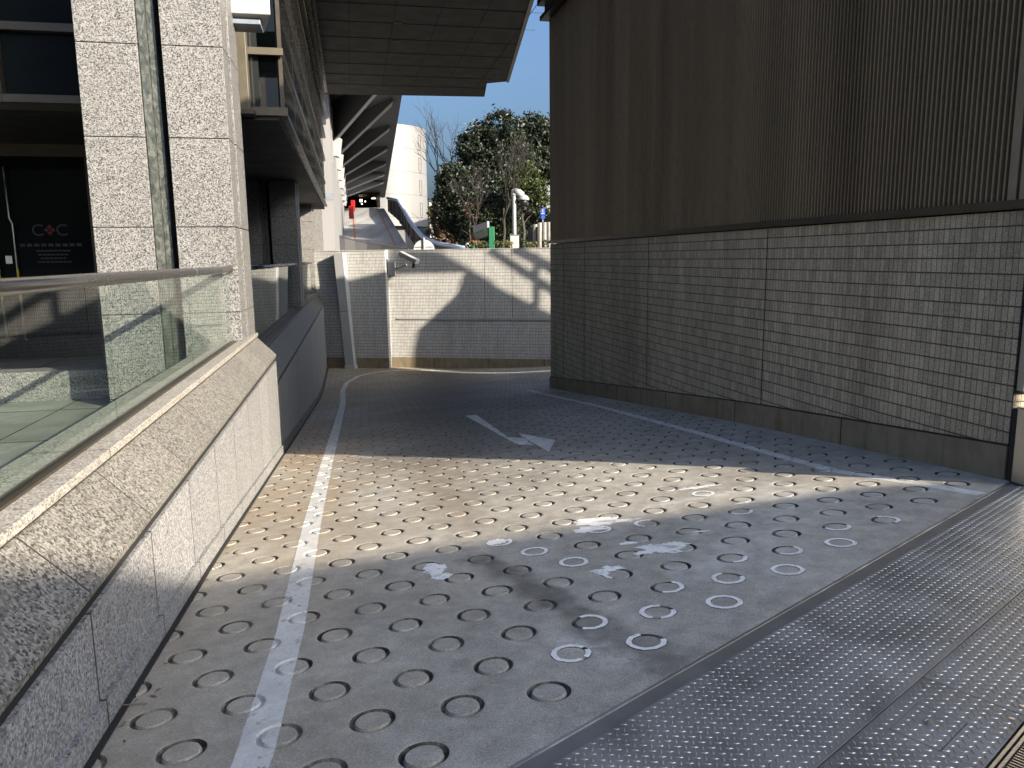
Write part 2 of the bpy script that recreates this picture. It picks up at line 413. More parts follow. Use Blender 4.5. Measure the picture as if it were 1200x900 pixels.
def lamp_mat():
    b = NB('lamp_glow'); b.set((.8, .78, .7), .5); b.p.inputs['Emission Color'].default_value = (1, .93, .8, 1); b.p.inputs['Emission Strength'].default_value = 1.6; MAT['lamp_glow'] = b.m
lamp_mat()
def leafmat(name, lo, hi, trans=.25):
    b = NB(name); c = b.coord(); oi = b.n('ShaderNodeObjectInfo')
    n1 = b.noise(c, .9, 3); n2 = b.voro(c, 5); sp = b.n('ShaderNodeSeparateColor'); b.l(n2, sp.inputs[0])
    f = b.math('ADD', b.math('MULTIPLY', n1, .5), b.math('MULTIPLY', sp.outputs[0], .5))
    b.set(b.ramp(f, [(.25, lo), (.75, hi)]), .5); MAT[name] = b.m
leafmat('leaf_dark', (.005, .010, .005), (.016, .027, .011)); leafmat('leaf_mid', (.008, .016, .007), (.022, .035, .013))
leafmat('leaf_light', (.018, .032, .006), (.05, .068, .014)); leafmat('leaf_brown', (.09, .058, .036), (.18, .12, .08)); leafmat('leaf_yellow', (.06, .062, .016), (.13, .115, .035))
def corrugated():
    b = NB('ribbed_bronze'); c = b.coord()
    n1 = b.noise(b.mapping(c, (1, 1, .05)), 1.6, 5, .6); n2 = b.noise(c, 12, 4)
    col = b.ramp(n1, [(.3, (.17, .118, .07)), (.7, (.31, .225, .14))])
    col = b.mix(b.maprange(n2, .55, .75, 0, .3), col, (.05, .04, .03))
    MAT['ribbed_bronze'] = b.set(col, b.maprange(n2, .3, .7, .42, .58), .15)
corrugated()
def wing_panel():
    b = NB('car_ramp_concrete'); c = b.coord()
    f = b.noise(b.mapping(c, (1, .08, .3)), .8, 5, .6)
    col = b.ramp(f, [(.3, (.20, .205, .215)), (.7, (.40, .41, .43))])
    wv = b.n('ShaderNodeTexWave', wave_type='BANDS', bands_direction='Y'); b.l(c, wv.inputs[0]); wv.inputs['Scale'].default_value = .22; wv.inputs['Distortion'].default_value = .1
    col = b.mix(b.maprange(wv.outputs['Fac'], .93, 1, 0, .35), col, (.07, .07, .07))
    MAT['car_ramp_concrete'] = b.set(col, .75)
wing_panel()

# ------------------------------------------------------------------ ground and floors (structure)
g = MB()
R = 900
zt = 1.55
for x0, x1, y0, y1, z in ((-R, R, 27.5, R, zt), (-R, -40, -R, 27.5, zt), (40, R, -R, 27.5, zt), (-40, 40, -R, -30, 0)):
    g.poly([(x0, y0, z), (x1, y0, z), (x1, y1, z), (x0, y1, z)])
struct(g.build('ground', 'soil'))
g = MB(); g.poly([(-40, -30, -2.6), (40, -30, -2.6), (40, 27.5, -2.6), (-40, 27.5, -2.6)]); struct(g.build('subsoil', 'soil'))
# forecourt paving behind the steel plates: a strip of floor at s < -1.05
def EN(t, s, z=0): q = P0 + E * t + N * s; return Vector((q.x, q.y, z))
g = MB(); g.poly([EN(-14, -40), EN(40, -40), EN(40, -1.15), EN(-14, -1.15)]); struct(g.build('forecourt', 'asphalt'))
g = MB(); g.poly([EN(4.36, -1.15, -.004), EN(40, -1.15, -.004), (RA.x + pR.x * 30, RA.y + pR.y * 30, -.004), (RA.x + .03, RA.y + .05, -.004), EN(4.36, .006, -.004)]); struct(g.build('side_paving', 'asphalt'))
g = MB(); g.poly([FL(-14, -13, 0), FL(-.34, -13, 0), FL(-.34, 22, 0), FL(-14, 22, 0)]); struct(g.build('walkway', 'stone_floor'))
j = MB()
for k in range(14): j.box(FL, -9, -.36, -9 + k * 1.5, -8.99 + k * 1.5, .0005, .003)
for k in range(5): j.box(FL, -1.86 - k * 1.5, -1.85 - k * 1.5, -9, 12, .0005, .0035)
jo = j.build('walkway_joint', 'black_joint'); struct(jo)

# ------------------------------------------------------------------ the ramp with its cast rings
LA, LB_, LS = .536, .157, .256
LX = -.108
R0, R1, R2, R3, RD = .079, .0745, .063, .0575, .016
def ring_ok(c):
    fu = (Vector((c.x, c.y, 0)) - FL.o); u = fu.dot(FL.u)
    if u < .0 + .16: return False
    fr = (Vector((c.x, c.y, 0)) - FR.o); ur = fr.dot(FR.u); vr = fr.dot(FR.v)
    if ur > -.12 and vr < LR + .3: return False
    if c.y > 25.2: return False
    return True
verts = []; faces = []; fmat = []
def addring(t, s, ring):
    seg = 24
    hx = [(LA / 2, 0)]
    # Voronoi hexagon of the staggered lattice (half pitch h across, row step k)
    h, k = LA / 2, LB_
    xa = (h * h - k * k) / (2 * h); xb = (h * h + k * k) / (2 * h)
    hexv = [(xb, 0), (xa, k), (-xa, k), (-xb, 0), (-xa, -k), (xa, -k)]
    def hexpt(an):
        dx, dy = math.cos(an), math.sin(an); best = 9
        for i in range(6):
            (x1, y1), (x2, y2) = hexv[i], hexv[(i + 1) % 6]
            den = dx * (y2 - y1) - dy * (x2 - x1)
            if abs(den) < 1e-9: continue
            tt = (x1 * (y2 - y1) - y1 * (x2 - x1)) / den
            uu = (x1 * dy - y1 * dx) / den
            if tt > 0 and -1e-6 <= uu <= 1 + 1e-6: best = min(best, tt)
        return dx * best, dy * best
    def put(dt, ds, dz):
        q = P0 + E * (t + dt) + N * (s + ds)
        verts.append((q.x, q.y, rz(q.x, q.y) + dz))
    angs = sorted([2 * math.pi * q / seg for q in range(seg)] + [math.atan2(y, x) % (2 * math.pi) for x, y in hexv if abs(y) > 1e-6])
    # drop near-duplicate angles
    aa = []
    for a in angs:
        if not aa or a - aa[-1] > .02: aa.append(a)
        else:
            if any(abs(a - (math.atan2(y, x) % (2 * math.pi))) < 1e-6 for x, y in hexv): aa[-1] = a
    n = len(aa); i0 = len(verts)
    for a in aa: put(*hexpt(a), 0)
    if not ring:
        faces.append(list(range(i0, i0 + n))); fmat.append(0); return
    ja = random.uniform(.94, 1.06); ph = random.uniform(0, 6.28)
    for (r, dz) in ((R0 * 1.12, .0005), (R0, -.0012), (R1, -RD), (R2, -RD * ja), (R3, -.0006), (R3 * .8, 0)):
        for a in aa:
            rr = r * (1 + .02 * math.sin(2 * a + ph)); put(rr * math.cos(a), rr * math.sin(a), dz)
    for L in range(6):
        for q in range(n):
            a, b = i0 + L * n + q, i0 + L * n + (q + 1) % n
            faces.append([a, b, b + n, a + n]); fmat.append(1 if L in (2, 3) else 0)
    faces.append(list(range(i0 + 6 * n, i0 + 7 * n))); fmat.append(0)
LATT = []
for jx in range(-2, 150):
    s = LS + jx * LB_
    for ix in range(-70, 40):
        t = LX + (ix + jx * .5) * LA
        c = P0 + E * t + N * s
        if c.x > 9 or c.x < -8.6 or c.y < -1 or c.y > 28: continue
        u = (Vector((c.x, c.y, 0)) - FL.o).dot(FL.u)
        if u < -.5: continue
        ur = (Vector((c.x, c.y, 0)) - FR.o).dot(FR.u); vr = (Vector((c.x, c.y, 0)) - FR.o).dot(FR.v)
        if ur > .7 and vr < LR - .6: continue
        ok = jx >= 0 and ring_ok(c)
        addring(t, s, ok)
        if ok: LATT.append((t, s))
me = bpy.data.meshes.new('ramp'); me.from_pydata(verts, [], faces); me.materials.append(MAT['ramp_concrete']); me.materials.append(MAT['groove_dirt_shade'])
for p, mi in zip(me.polygons, fmat): p.material_index = mi
bm = bmesh.new(); bm.from_mesh(me)
bmesh.ops.bisect_plane(bm, geom=bm.verts[:] + bm.edges[:] + bm.faces[:], plane_co=EN(0, .006), plane_no=(-N.x, -N.y, 0), clear_outer=True)
bmesh.ops.recalc_face_normals(bm, faces=bm.faces)
if sum(f.normal.z for f in bm.faces) < 0: bmesh.ops.reverse_faces(bm, faces=bm.faces)
bm.to_mesh(me)
for p in me.polygons: p.use_smooth = False
ro = bpy.data.objects.new('ramp', me); COL.objects.link(ro); struct(ro)

# painted lines: the piece of ramp surface inside a strip, lifted by a hair, so the rings stay readable through the paint
def painted(name, quads, mat, lift=.0012):
    out = bmesh.new()
    for q in quads:
        q = [Vector((p[0], p[1], 0)) for p in q]; cen = sum(q, Vector()) / len(q)
        b2 = bmesh.new()
        rmax = max((p - cen).length for p in q) + .4
        vmap = {}
        for f in bm.faces:
            if any((Vector((v.co.x, v.co.y, 0)) - cen).length < rmax for v in f.verts):
                vs = []
                for v in f.verts:
                    if v.index not in vmap: vmap[v.index] = b2.verts.new(v.co + Vector((0, 0, lift)))
                    vs.append(vmap[v.index])
                b2.faces.new(vs)
        area = sum(q[i].x * q[(i + 1) % len(q)].y - q[(i + 1) % len(q)].x * q[i].y for i in range(len(q)))
        for i in range(len(q)):
            a, c = q[i], q[(i + 1) % len(q)]; d = c - a; nn = Vector((d.y, -d.x, 0)) * (1 if area > 0 else -1)
            bmesh.ops.bisect_plane(b2, geom=b2.verts[:] + b2.edges[:] + b2.faces[:], plane_co=a, plane_no=nn, clear_outer=True)
        tmp = bpy.data.meshes.new('t'); b2.to_mesh(tmp); out.from_mesh(tmp); bpy.data.meshes.remove(tmp); b2.free()
    m2 = bpy.data.meshes.new(name); out.to_mesh(m2); out.free(); m2.materials.append(MAT[mat])
    o = bpy.data.objects.new(name, m2); COL.objects.link(o); return o
bm.verts.index_update(); bm.verts.ensure_lookup_table()
def strip(path, wd):
    qs = []; n = len(path); path = [Vector((p[0], p[1])) for p in path]; off = []
    for k in range(n):
        t = (path[min(k + 1, n - 1)] - path[max(k - 1, 0)]).normalized(); off.append(Vector((-t.y, t.x)) * (wd / 2))
    for k in range(n - 1):
        qs.append([path[k] - off[k], path[k + 1] - off[k + 1], path[k + 1] + off[k + 1], path[k] + off[k]])
    return qs
left_line = [(-.80, 1.75), (-.84, 2.23), (-1.022, 3.27), (-1.5, 5.55), (-2.02, 8.1), (-2.759, 11.83), (-3.7, 16.5), (-4.6, 20.6), (-4.85, 22.3), (-4.75, 23.6), (-4.3, 24.4), (-3.6, 24.75), (-2.4, 24.6), (-.9, 24.2), (.9, 23.8), (3, 23.3)]
tag(painted('edge_line', strip(left_line, .125), 'line_paint'), 'white painted edge line along the granite parapet, curving right at the foot of the ramp', 'road marking', kind='structure')
right_line = [(2.95, 4.66), (2.80, 4.95), (2.42, 5.62), (2.03, 7.35), (1.30, 11.3), (.55, 14.6), (.33, 15.7)]
tag(painted('edge_line', strip(right_line, .10), 'faint_paint', .0013), 'worn white edge line running below the dark ribbed building', 'road marking', kind='structure')
ar = [[(-.73, 11.7), (-.56, 11.7), (-.06, 8.85), (.05, 8.18)], [(-.06, 8.85), (.14, 8.60), (.22, 8.03), (.05, 8.18)], [(.02, 9.2), (.47, 8.25), (.35, 7.43), (.22, 8.03), (.14, 8.60)]]
tag(painted('turn_arrow', ar, 'faint_paint', .0014), 'faded white right turn arrow painted in the middle of the ramp', 'road marking', kind='structure')

# worn remains of white paint in and around the rings
wm = MB()
def ramp_pt(px, py):
    v = img2w(Vector(((px - 600) / F_PX, (py - 450) / F_PX, 1))); t = .5
    while t < 60:
        p = CAM + v * t
        if p.z < rz(p.x, p.y): return p
        t += .01
    return p
def nearest(px, py):
    p = ramp_pt(px, py); d = Vector((p.x, p.y)) - P0; a, b = d.dot(E), d.dot(N)
    return min(LATT, key=lambda q: (q[0] - a) ** 2 + (q[1] - b) ** 2)
arcs = [(674, 763, 0, 260), (674, 763, 280, 340), (694, 727, 200, 440), (764, 750, 60, 330), (771, 715, 30, 200), (771, 715, 230, 330), (848, 703, 0, 360), (782, 686, 200, 380),
        (855, 675, 60, 330), (920, 664, 0, 360), (624, 647, 0, 360), (668, 658, 0, 360), (854, 652, 220, 330), (977, 634, 0, 360), (914, 643, 180, 360), (700, 620, 0, 360),
        (823, 578, 0, 360), (790, 640, 0, 200), (967, 614, 150, 330), (1020, 606, 250, 420), (755, 611, 20, 210), (862, 597, 160, 330), (710, 673, 90, 200), (578, 637, 100, 360)]
for px, py, a0, a1 in arcs:
    t, s = nearest(px, py); n = max(6, int((a1 - a0) / 9)); ring = []
    for k in range(n + 1):
        a = rad(a0 + (a1 - a0) * k / n); e = random.uniform(-.0025, .0025)
        ring.append([P0 + E * (t + r * math.cos(a)) + N * (s + r * math.sin(a)) for r in (R0 * 1.01 + e, R3 * 1.0 + e * .6)])
    for k in range(n):
        wm.poly([(q.x, q.y, rz(q.x, q.y) + .0022) for q in (ring[k][0], ring[k + 1][0], ring[k + 1][1], ring[k][1])])
def blotch(px, py, rx, ry, seed, rough=.35):
    c = ramp_pt(px, py); rn = random.Random(seed); pts = []
    for k in range(110):
        a = 2 * math.pi * k / 110
        f = 1 + rough * (noise.noise(Vector((math.cos(a) * 1.3 + seed, math.sin(a) * 1.3, seed * .7))) * 1.6 + noise.noise(Vector((math.cos(a) * 4 + seed, math.sin(a) * 4, 3.3))) * .8 + noise.noise(Vector((math.cos(a) * 11 + seed, math.sin(a) * 11, 6.1))) * .6) + rn.uniform(-.06, .06)
        x, y = c.x + rx * f * math.cos(a), c.y + ry * f * math.sin(a); pts.append((x, y))
    for k in range(110):
        a, b = pts[k], pts[(k + 1) % 110]
        wm.poly([(c.x, c.y, rz(c.x, c.y) + .0026), (a[0], a[1], rz(*a) + .0026), (b[0], b[1], rz(*b) + .0026)])
for i, q in enumerate([(697, 614, .12, .11, .5), (690, 621, .10, .06, .4), (728, 611, .13, .03, .6), (768, 645, .14, .07, .5), (790, 639, .08, .045, .5), (737, 637, .05, .03, .3), (510, 668, .068, .10, .3), (518, 676, .05, .05, .3),
                       (583, 635, .06, .05, .3), (712, 668, .07, .04, .6), (818, 624, .05, .02, .6), (706, 672, .04, .03, .5), (805, 573, .09, .03, .9), (835, 569, .07, .025, .9), (870, 590, .06, .02, .9)]):
    blotch(q[0], q[1], q[2], q[3], i * 3.7 + 1, q[4])
tag(wm.build('worn_marking', 'patch_paint'), 'flaking remains of white paint in blotches and ring grooves near the steel plates', 'road marking', kind='structure')

# ------------------------------------------------------------------ steel chequer plates across the head of the ramp
def plate(name, label, rect, holes=()):
    t0, t1, s0, s1 = rect
    base = MB()
    def tile_rect(a0, a1, b0, b1):
        base.hexa([EN(a0, b0, -.03), EN(a1, b0, -.03), EN(a1, b1, -.03), EN(a0, b1, -.03), EN(a0, b0, 0), EN(a1, b0, 0), EN(a1, b1, 0), EN(a0, b1, 0)])
    if holes:
        h0, h1, k0, k1 = holes[0]
        tile_rect(t0, h0, s0, s1); tile_rect(h1, t1, s0, s1); tile_rect(h0, h1, s0, k0); tile_rect(h0, h1, k1, s1)
    else: tile_rect(t0, t1, s0, s1)
    return base
def lozenges(mb, rect, holes=()):
    t0, t1, s0, s1 = rect; g_ = .0262
    A1 = (1 / math.sqrt(2), 1 / math.sqrt(2)); A2 = (1 / math.sqrt(2), -1 / math.sqrt(2))
    K = int((t1 - t0 + s1 - s0) / g_) + 60
    for i in range(-K, K):
        for jx in range(-K, K):
            t = (i * A1[0] + jx * A2[0]) * g_; s = (i * A1[1] + jx * A2[1]) * g_ - .45
            if not (t0 + .008 < t < t1 - .008 and s0 + .008 < s < s1 - .008): continue
            if any(h[0] - .008 < t < h[1] + .008 and h[2] - .008 < s < h[3] + .008 for h in holes): continue
            ax = A1 if (i + jx) % 2 else A2; bx = (-ax[1], ax[0])
            L, W, H = .0135, .0040, .0024
            def q(a, b, z): return EN(t + ax[0] * a + bx[0] * b, s + ax[1] * a + bx[1] * b, z)
            k = len(mb.v)
            mb.v += [q(-L, 0, .0002), q(0, -W, .0002), q(L, 0, .0002), q(0, W, .0002), q(-L * .45, 0, H), q(L * .45, 0, H)]
            mb.f += [[k, k + 1, k + 4], [k + 1, k + 5, k + 4], [k + 1, k + 2, k + 5], [k + 2, k + 3, k + 5], [k + 3, k + 4, k + 5], [k + 3, k, k + 4]]
plates = [('long steel chequer plate running beside the ramp edge strip', (-1.3, 4.33, -.598, -.066), ()),
          ('steel chequer plate with a small square hatch next to the drain grate', (-1.3, 1.458, -.925, -.602), ((1.06, 1.28, -.81, -.655),)),
          ('steel chequer plate at the right, beyond the one with the hatch', (1.462, 4.33, -.925, -.602), ())]
for k, (lab, rect, hol) in enumerate(plates):
    r = thing('floor_plate', lab, 'steel plate', EN((rect[0] + rect[1]) / 2, (rect[2] + rect[3]) / 2), 'chequer plates at the ramp head')
    plate('p', lab, rect, hol).build('sheet', 'plate_steel', r, .0015)
    lz = MB(); lozenges(lz, rect, hol); lz.build('chequer_pattern', 'worn_steel', r, recalc=False, uv=False)
    if hol:
        h = hol[0]; hb = MB()
        hb.hexa([EN(h[0] + .0025, h[2] + .0025, -.02), EN(h[1] - .0025, h[2] + .0025, -.02), EN(h[1] - .0025, h[3] - .0025, -.02), EN(h[0] + .0025, h[3] - .0025, -.02),
                 EN(h[0] + .0025, h[2] + .0025, 0), EN(h[1] - .0025, h[2] + .0025, 0), EN(h[1] - .0025, h[3] - .0025, 0), EN(h[0] + .0025, h[3] - .0025, 0)])
        ho = hb.build('hatch', 'plate_steel', r)
        lz = MB(); lozenges(lz, (h[0], h[1], h[2], h[3])); lz.build('hatch_pattern', 'worn_steel', ho, recalc=False, uv=False)
        c = EN(1.19, -.725); sb = MB(); sb.lathe(c, [(.014, .0005), (.014, .003), (.011, .0032), (.010, .0012), (.006, .001), (.0058, .004), (.002, .0042)], 18); sb.build('lock', 'stainless', ho, smooth=False)
    sc = MB()
    for t in (rect[0] + .05, (rect[0] + rect[1]) / 2 + .3, rect[1] - .05):
        for s in (rect[2] + .03, rect[3] - .03): sc = MB(); sc.lathe(EN(t, s, 0), [(.008, .0003), (.008, .0022), (.004, .0026)], 10); sc.build('screw', 'worn_steel', r)
u_ = MB(); u_.poly([EN(-1.6, -1.2, -.045), EN(4.5, -1.2, -.045), EN(4.5, .02, -.045), EN(-1.6, .02, -.045)]); struct(u_.build('plate_bed', 'black_joint'))
es = thing('edge_strip', 'narrow steel angle edging where the concrete ramp meets the chequer plate', 'edging', EN(1.5, -.03))
m = MB(); m.hexa([EN(-1.3, -.0625, -.04), EN(4.36, -.0625, -.04), EN(4.36, -.006, -.04), EN(-1.3, -.006, -.04), EN(-1.3, -.0625, -.005), EN(4.36, -.0625, -.005), EN(4.36, -.006, -.002), EN(-1.3, -.006, -.002)])
m.build('flange', 'flange_steel', es, .002)
m = MB(); m.hexa([EN(-1.3, -.006, -.04), EN(4.36, -.006, -.04), EN(4.36, .006, -.04), EN(-1.3, .006, -.04), EN(-1.3, -.006, .002), EN(4.36, -.006, .002), EN(4.36, .006, .002), EN(-1.3, .006, .002)])
m.build('upstand', 'worn_steel', es, .002)
dg = thing('drain_grate', 'slotted steel drain grate at the bottom right corner of the photo', 'drain grate', EN(1.5, -1.03))
m = MB()
for s0 in (-.962, -.945): m.hexa([EN(-1.3, s0, -.04), EN(4.36, s0, -.04), EN(4.36, s0 + .012, -.04), EN(-1.3, s0 + .012, -.04), EN(-1.3, s0, .003), EN(4.36, s0, .003), EN(4.36, s0 + .012, .003), EN(-1.3, s0 + .012, .003)])
m.build('frame', 'stainless', dg, .002)
m = MB()
for k in range(120):
    t = .4 + k * .0155; m.hexa([EN(t, -1.13, -.03), EN(t + .006, -1.13, -.03), EN(t + .006, -.966, -.03), EN(t, -.966, -.03), EN(t, -1.13, 0), EN(t + .006, -1.13, 0), EN(t + .006, -.966, 0), EN(t, -.966, 0)])
m.build('slats', 'stainless', dg)

# ------------------------------------------------------------------ left parapets, glass balustrades
def zline(fr, u, v):
    q = fr(u, v, 0); return rz(q.x, q.y)
UF = .235      # ramp-side face of the parapet, in the facade frame
V0, V1, V2 = -10.5, .98, 17.6
def parapet(name, label, v0, v1, zc, zl, cap, face_u, side=False):
    r = thing(name, label, 'parapet wall', FL(face_u, v1, 0), 'granite parapets along the ramp')
    cu = face_u - .20
    m = MB(); n = 16
    for k in range(n):
        a, b = v0 + (v1 - v0) * k / n, v0 + (v1 - v0) * (k + 1) / n
        za, zb = zline(FL, face_u, a) - .2, zline(FL, face_u, b) - .2
        m.hexa([FL(face_u - .3, a, za), FL(face_u, a, za), FL(face_u, b, zb), FL(face_u - .3, b, zb), FL(face_u - .3, a, zl - .055), FL(face_u, a, zl - .055), FL(face_u, b, zl - .055), FL(face_u - .3, b, zl - .055)])
    bmf = bmesh.new(); fo = m.build('face_panels', 'granite_face', r)
    m = MB()
    for k in range(n):
        a, b = v0 + (v1 - v0) * k / n, v0 + (v1 - v0) * (k + 1) / n
        za, zb = zline(FL, face_u, a), zline(FL, face_u, b)
        m.hexa([FL(face_u - .05, a, za - .1), FL(face_u + .022, a, za - .1), FL(face_u + .022, b, zb - .1), FL(face_u - .05, b, zb - .1), FL(face_u - .05, a, za + .11), FL(face_u + .022, a, za + .11), FL(face_u + .022, b, zb + .11), FL(face_u - .05, b, zb + .11)])
    m.build('base_course', 'granite_face' if not side else 'granite_cap_shaded', r)
    m = MB()      # dark shadow gap below the cap
    m.box(FL, face_u - .28, face_u - .018, v0, v1 - .004, zl - .06, zl - .002); m.build('joint_strip', 'black_joint', r)
    m = MB(); m.box(FL, cu - .30, cu - .008, v0, v1 - .004, zc - .07, zc - .038); m.build('coping_joint', 'black_joint', r)
    m = MB()
    for k in range(n):
        a, b = v0 + (v1 - v0) * k / n, v0 + (v1 - v0) * (k + 1) / n
        za, zb = zline(FL, face_u, a), zline(FL, face_u, b)
        m.hexa([FL(face_u - .04, a, za - .1), FL(face_u + .045, a, za - .1), FL(face_u + .045, b, zb - .1), FL(face_u - .04, b, zb - .1), FL(face_u - .04, a, za + .012), FL(face_u + .045, a, za + .012), FL(face_u + .045, b, zb + .012), FL(face_u - .04, b, zb + .012)])
    m.build('gap_shade', 'black_joint', r)  # black strip put in for the shade of the gap at the wall foot
    m = MB(); m.prism([FL(cu - .10, v0, zl), FL(face_u + .004, v0, zl - .004), FL(face_u + .006, v0, zl + .024), FL(cu, v0, zc - .058), FL(cu - .1, v0, zc - .058)], FL.v * (v1 - v0))
    m.build('sloping_cap', cap, r, .004)
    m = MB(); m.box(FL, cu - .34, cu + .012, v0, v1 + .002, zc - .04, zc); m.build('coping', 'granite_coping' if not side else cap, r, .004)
    m = MB(); m.box(FL, cu - .33, cu - .12, v0, v1 - .006, 0.0, zc - .042); m.build('inner_wall', 'granite_light', r)
    return r
parapet('parapet_wall', 'speckled granite parapet with sunlit sloping cap, nearest the viewer', V0, V1, .655, .36, 'granite_cap', UF)
parapet('parapet_wall', 'lower shaded granite parapet beyond the first pillar', V1 + .01, V2, .42, .06, 'granite_cap_shaded', UF, True)
def balustrade(label, v0, v1, zc, ur, panels):
    r = thing('glass_balustrade', label, 'glass railing', FL(ur, v1, zc), 'glass railings on the parapets')
    m = MB(); m.tube([FL(ur, v0, 1.415), FL(ur, v1 - .02, 1.415)], .034, 20); h = m.build('handrail', 'rail_steel', r, smooth=True)
    mc = MB(); mc.tube([FL(ur, v1 - .02, 1.415), FL(ur, v1, 1.415)], .045, 20); mc.build('end_collar', 'stainless', h)
    mj = MB()
    for vv in (v1 - 1.9, v1 - 5.9): 
        if vv > v0: mj = MB(); mj.tube([FL(ur, vv - .003, 1.415), FL(ur, vv + .003, 1.415)], .0348, 20); mj.build('joint_ring', 'fascia_metal', h)
    m = MB(); m.box(FL, ur - .03, ur + .03, v0, v1, zc, zc + .012); m.build('base_channel', 'bronze_trim', r)
    pv = v0; L = (v1 - .12 - v0) / panels
    for k in range(panels):
        m = MB(); m.box(FL, ur - .006, ur + .006, v0 + L * k + .004, v0 + L * (k + 1) - .004, zc + .012, 1.395); m.build('glass_panel', 'rail_glass', r)
    return r
UR = UF - .20 - .12
balustrade('greenish glass balustrade with thick steel handrail ending at the sunlit pillar', -10.4, -.01, .655, UR, 5)
balustrade('shaded glass balustrade with thin handrail between first and second pillar', V1 - .1, 9.95, .42, UR, 4)
balustrade('short glass balustrade between second pillar and the tiled retaining wall', 11.1, 17.4, .42, UR, 3)

# ------------------------------------------------------------------ left office building: pillars, bay, entrance
ob = thing('office_building', 'granite pillared office block with dark glass bay along the left of the ramp', 'building', FL(-3, 8, 0))
ZP = 8.6
JZ = [0.0, .082 + .0] + [.966 + .885 * k for k in range(0, 10)]
def blocks(mb, u0, u1, v0, v1, core=None):
    zs = [0.0, .083, .966] + [.966 + .885 * k for k in range(1, 9)]
    for a, b in zip(zs[:-1], zs[1:]): mb.box(FL, u0, u1, v0, v1, a + .004, b - .004)
    core.box(FL, u0 + .02, u1 - .02, v0 + .02, v1 - .02, 0, zs[-1])
def pillar(v, parent):
    core = MB(); m = MB()
    blocks(m, -.575, 0, v, v + .36, core); blocks(m, -1.36, -.80, v, v + .36, core)
    root = m.build('pillar', 'granite_light', parent, .004)
    s = MB(); s.box(FL, -.79, -.718, v + .03, v + .44, 0, 8); s.box(FL, -.714, -.645, v + .10, v + .45, 0, 8); s.build('green_strip', 'granite_green', root)
    s = MB(); blocks(s, -.07, -.03, v + .372, v + .41, core); s.box(FL, -1.30, -.06, v + .46, v + .90, 0, 8); s.build('rear_shaft', 'granite_light', root)
    s = MB(); blocks(s, -.4, .012, v + .42, v + 1.02, core); s.build('side_stone', 'granite_light', root, .003)
    core.build('joint_core', 'black_joint', root)
    return root
for v in (0.0, 10.0, 17.75, 26): pillar(v, ob)
# glazed bay over the ramp, dark fins receding
ZB = 3.30
BU = .40
m = MB(); m.box(FL, -2.2, BU, 2.2, 19.4, ZB + .1, 8.3); bay = m.build('bay', 'dark_glass', ob)
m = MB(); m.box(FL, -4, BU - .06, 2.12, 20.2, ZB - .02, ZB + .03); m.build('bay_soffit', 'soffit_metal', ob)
m = MB()
for k, (z, h, pr) in enumerate([(ZB + .03, .05, .05), (ZB + .10, .045, .02), (4.08, .09, .03), (4.86, .09, .06), (5.64, .1, .10), (6.1, .1, .14), (6.6, .12, .19), (7.2, .14, .24)]):
    m.box(FL, -1.6, BU + pr, 2.2 - pr, 19.4 + .1 + pr * 2, z, z + h)
m.build('bay_ledge', 'ledge_metal', bay)
m = MB()
for k in range(1, 8): m = MB(); m.box(FL, BU - .02, BU + .004, 2.2 + k * 2.44, 2.22 + k * 2.44, ZB + .12, 8.2); m.build('mullion', 'ledge_metal', bay)
m = MB(); m.box(FL, BU - .03, BU + .02, 2.18, 2.21, ZB + .12, 8.2); m.build('corner_mullion', 'bronze_trim', bay)
m = MB(); m.box(FL, -.5, BU + .06, 2.06, 2.14, ZB + .03, ZB + .13); m.build('front_beam', 'beige_frame', bay)
m = MB(); m.box(FL, -.5, BU + .04, 2.08, 2.14, 4.07, 4.155); m.build('front_beam', 'beige_frame', bay)
m = MB(); m.box(FL, -.26, BU - .05, 2.17, 2.195, ZB + .15, 7.0); m.build('grey_pane', 'grey_glass', bay)
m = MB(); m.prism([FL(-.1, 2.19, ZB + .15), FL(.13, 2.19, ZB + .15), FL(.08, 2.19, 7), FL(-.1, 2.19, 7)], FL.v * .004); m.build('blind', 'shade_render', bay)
# pale vertical fin beside the first pillar and the box light fitting on it
m = MB(); m.box(FL, -.10, .02, 1.85, 2.04, ZB + .05, 7.5); m.build('fin', 'beige_frame', ob, .006)
m = MB(); m.box(FL, -.2, .08, 1.8, 2.05, ZB + .0, ZB + .05); m.build('fin_foot', 'bronze_trim', ob)
fl = thing('light_box', 'white box light fitting fixed high on the first pillar', 'light fitting', FL(-.1, .95, 4.2))
m = MB(); zz = 4.12
m.hexa([FL(-.2, .80, zz + .06), FL(.42, .80, zz + .06), FL(.30, 1.25, zz - .02), FL(-.2, 1.25, zz - .02), FL(-.2, .80, zz + .5), FL(.42, .80, zz + .5), FL(.30, 1.25, zz + .5), FL(-.2, 1.25, zz + .5)])
m.build('housing', 'white_paint', fl, .012)
m = MB(); m.box(FL, .0, .30, .86, 1.2, zz - .03, zz + .02); m.build('lens', 'grey_blue', fl, .006)
m = MB(); m.box(FL, -.3, -.19, .85, 1.1, zz + .1, zz + .3); m.build('bracket', 'dark_metal', fl)
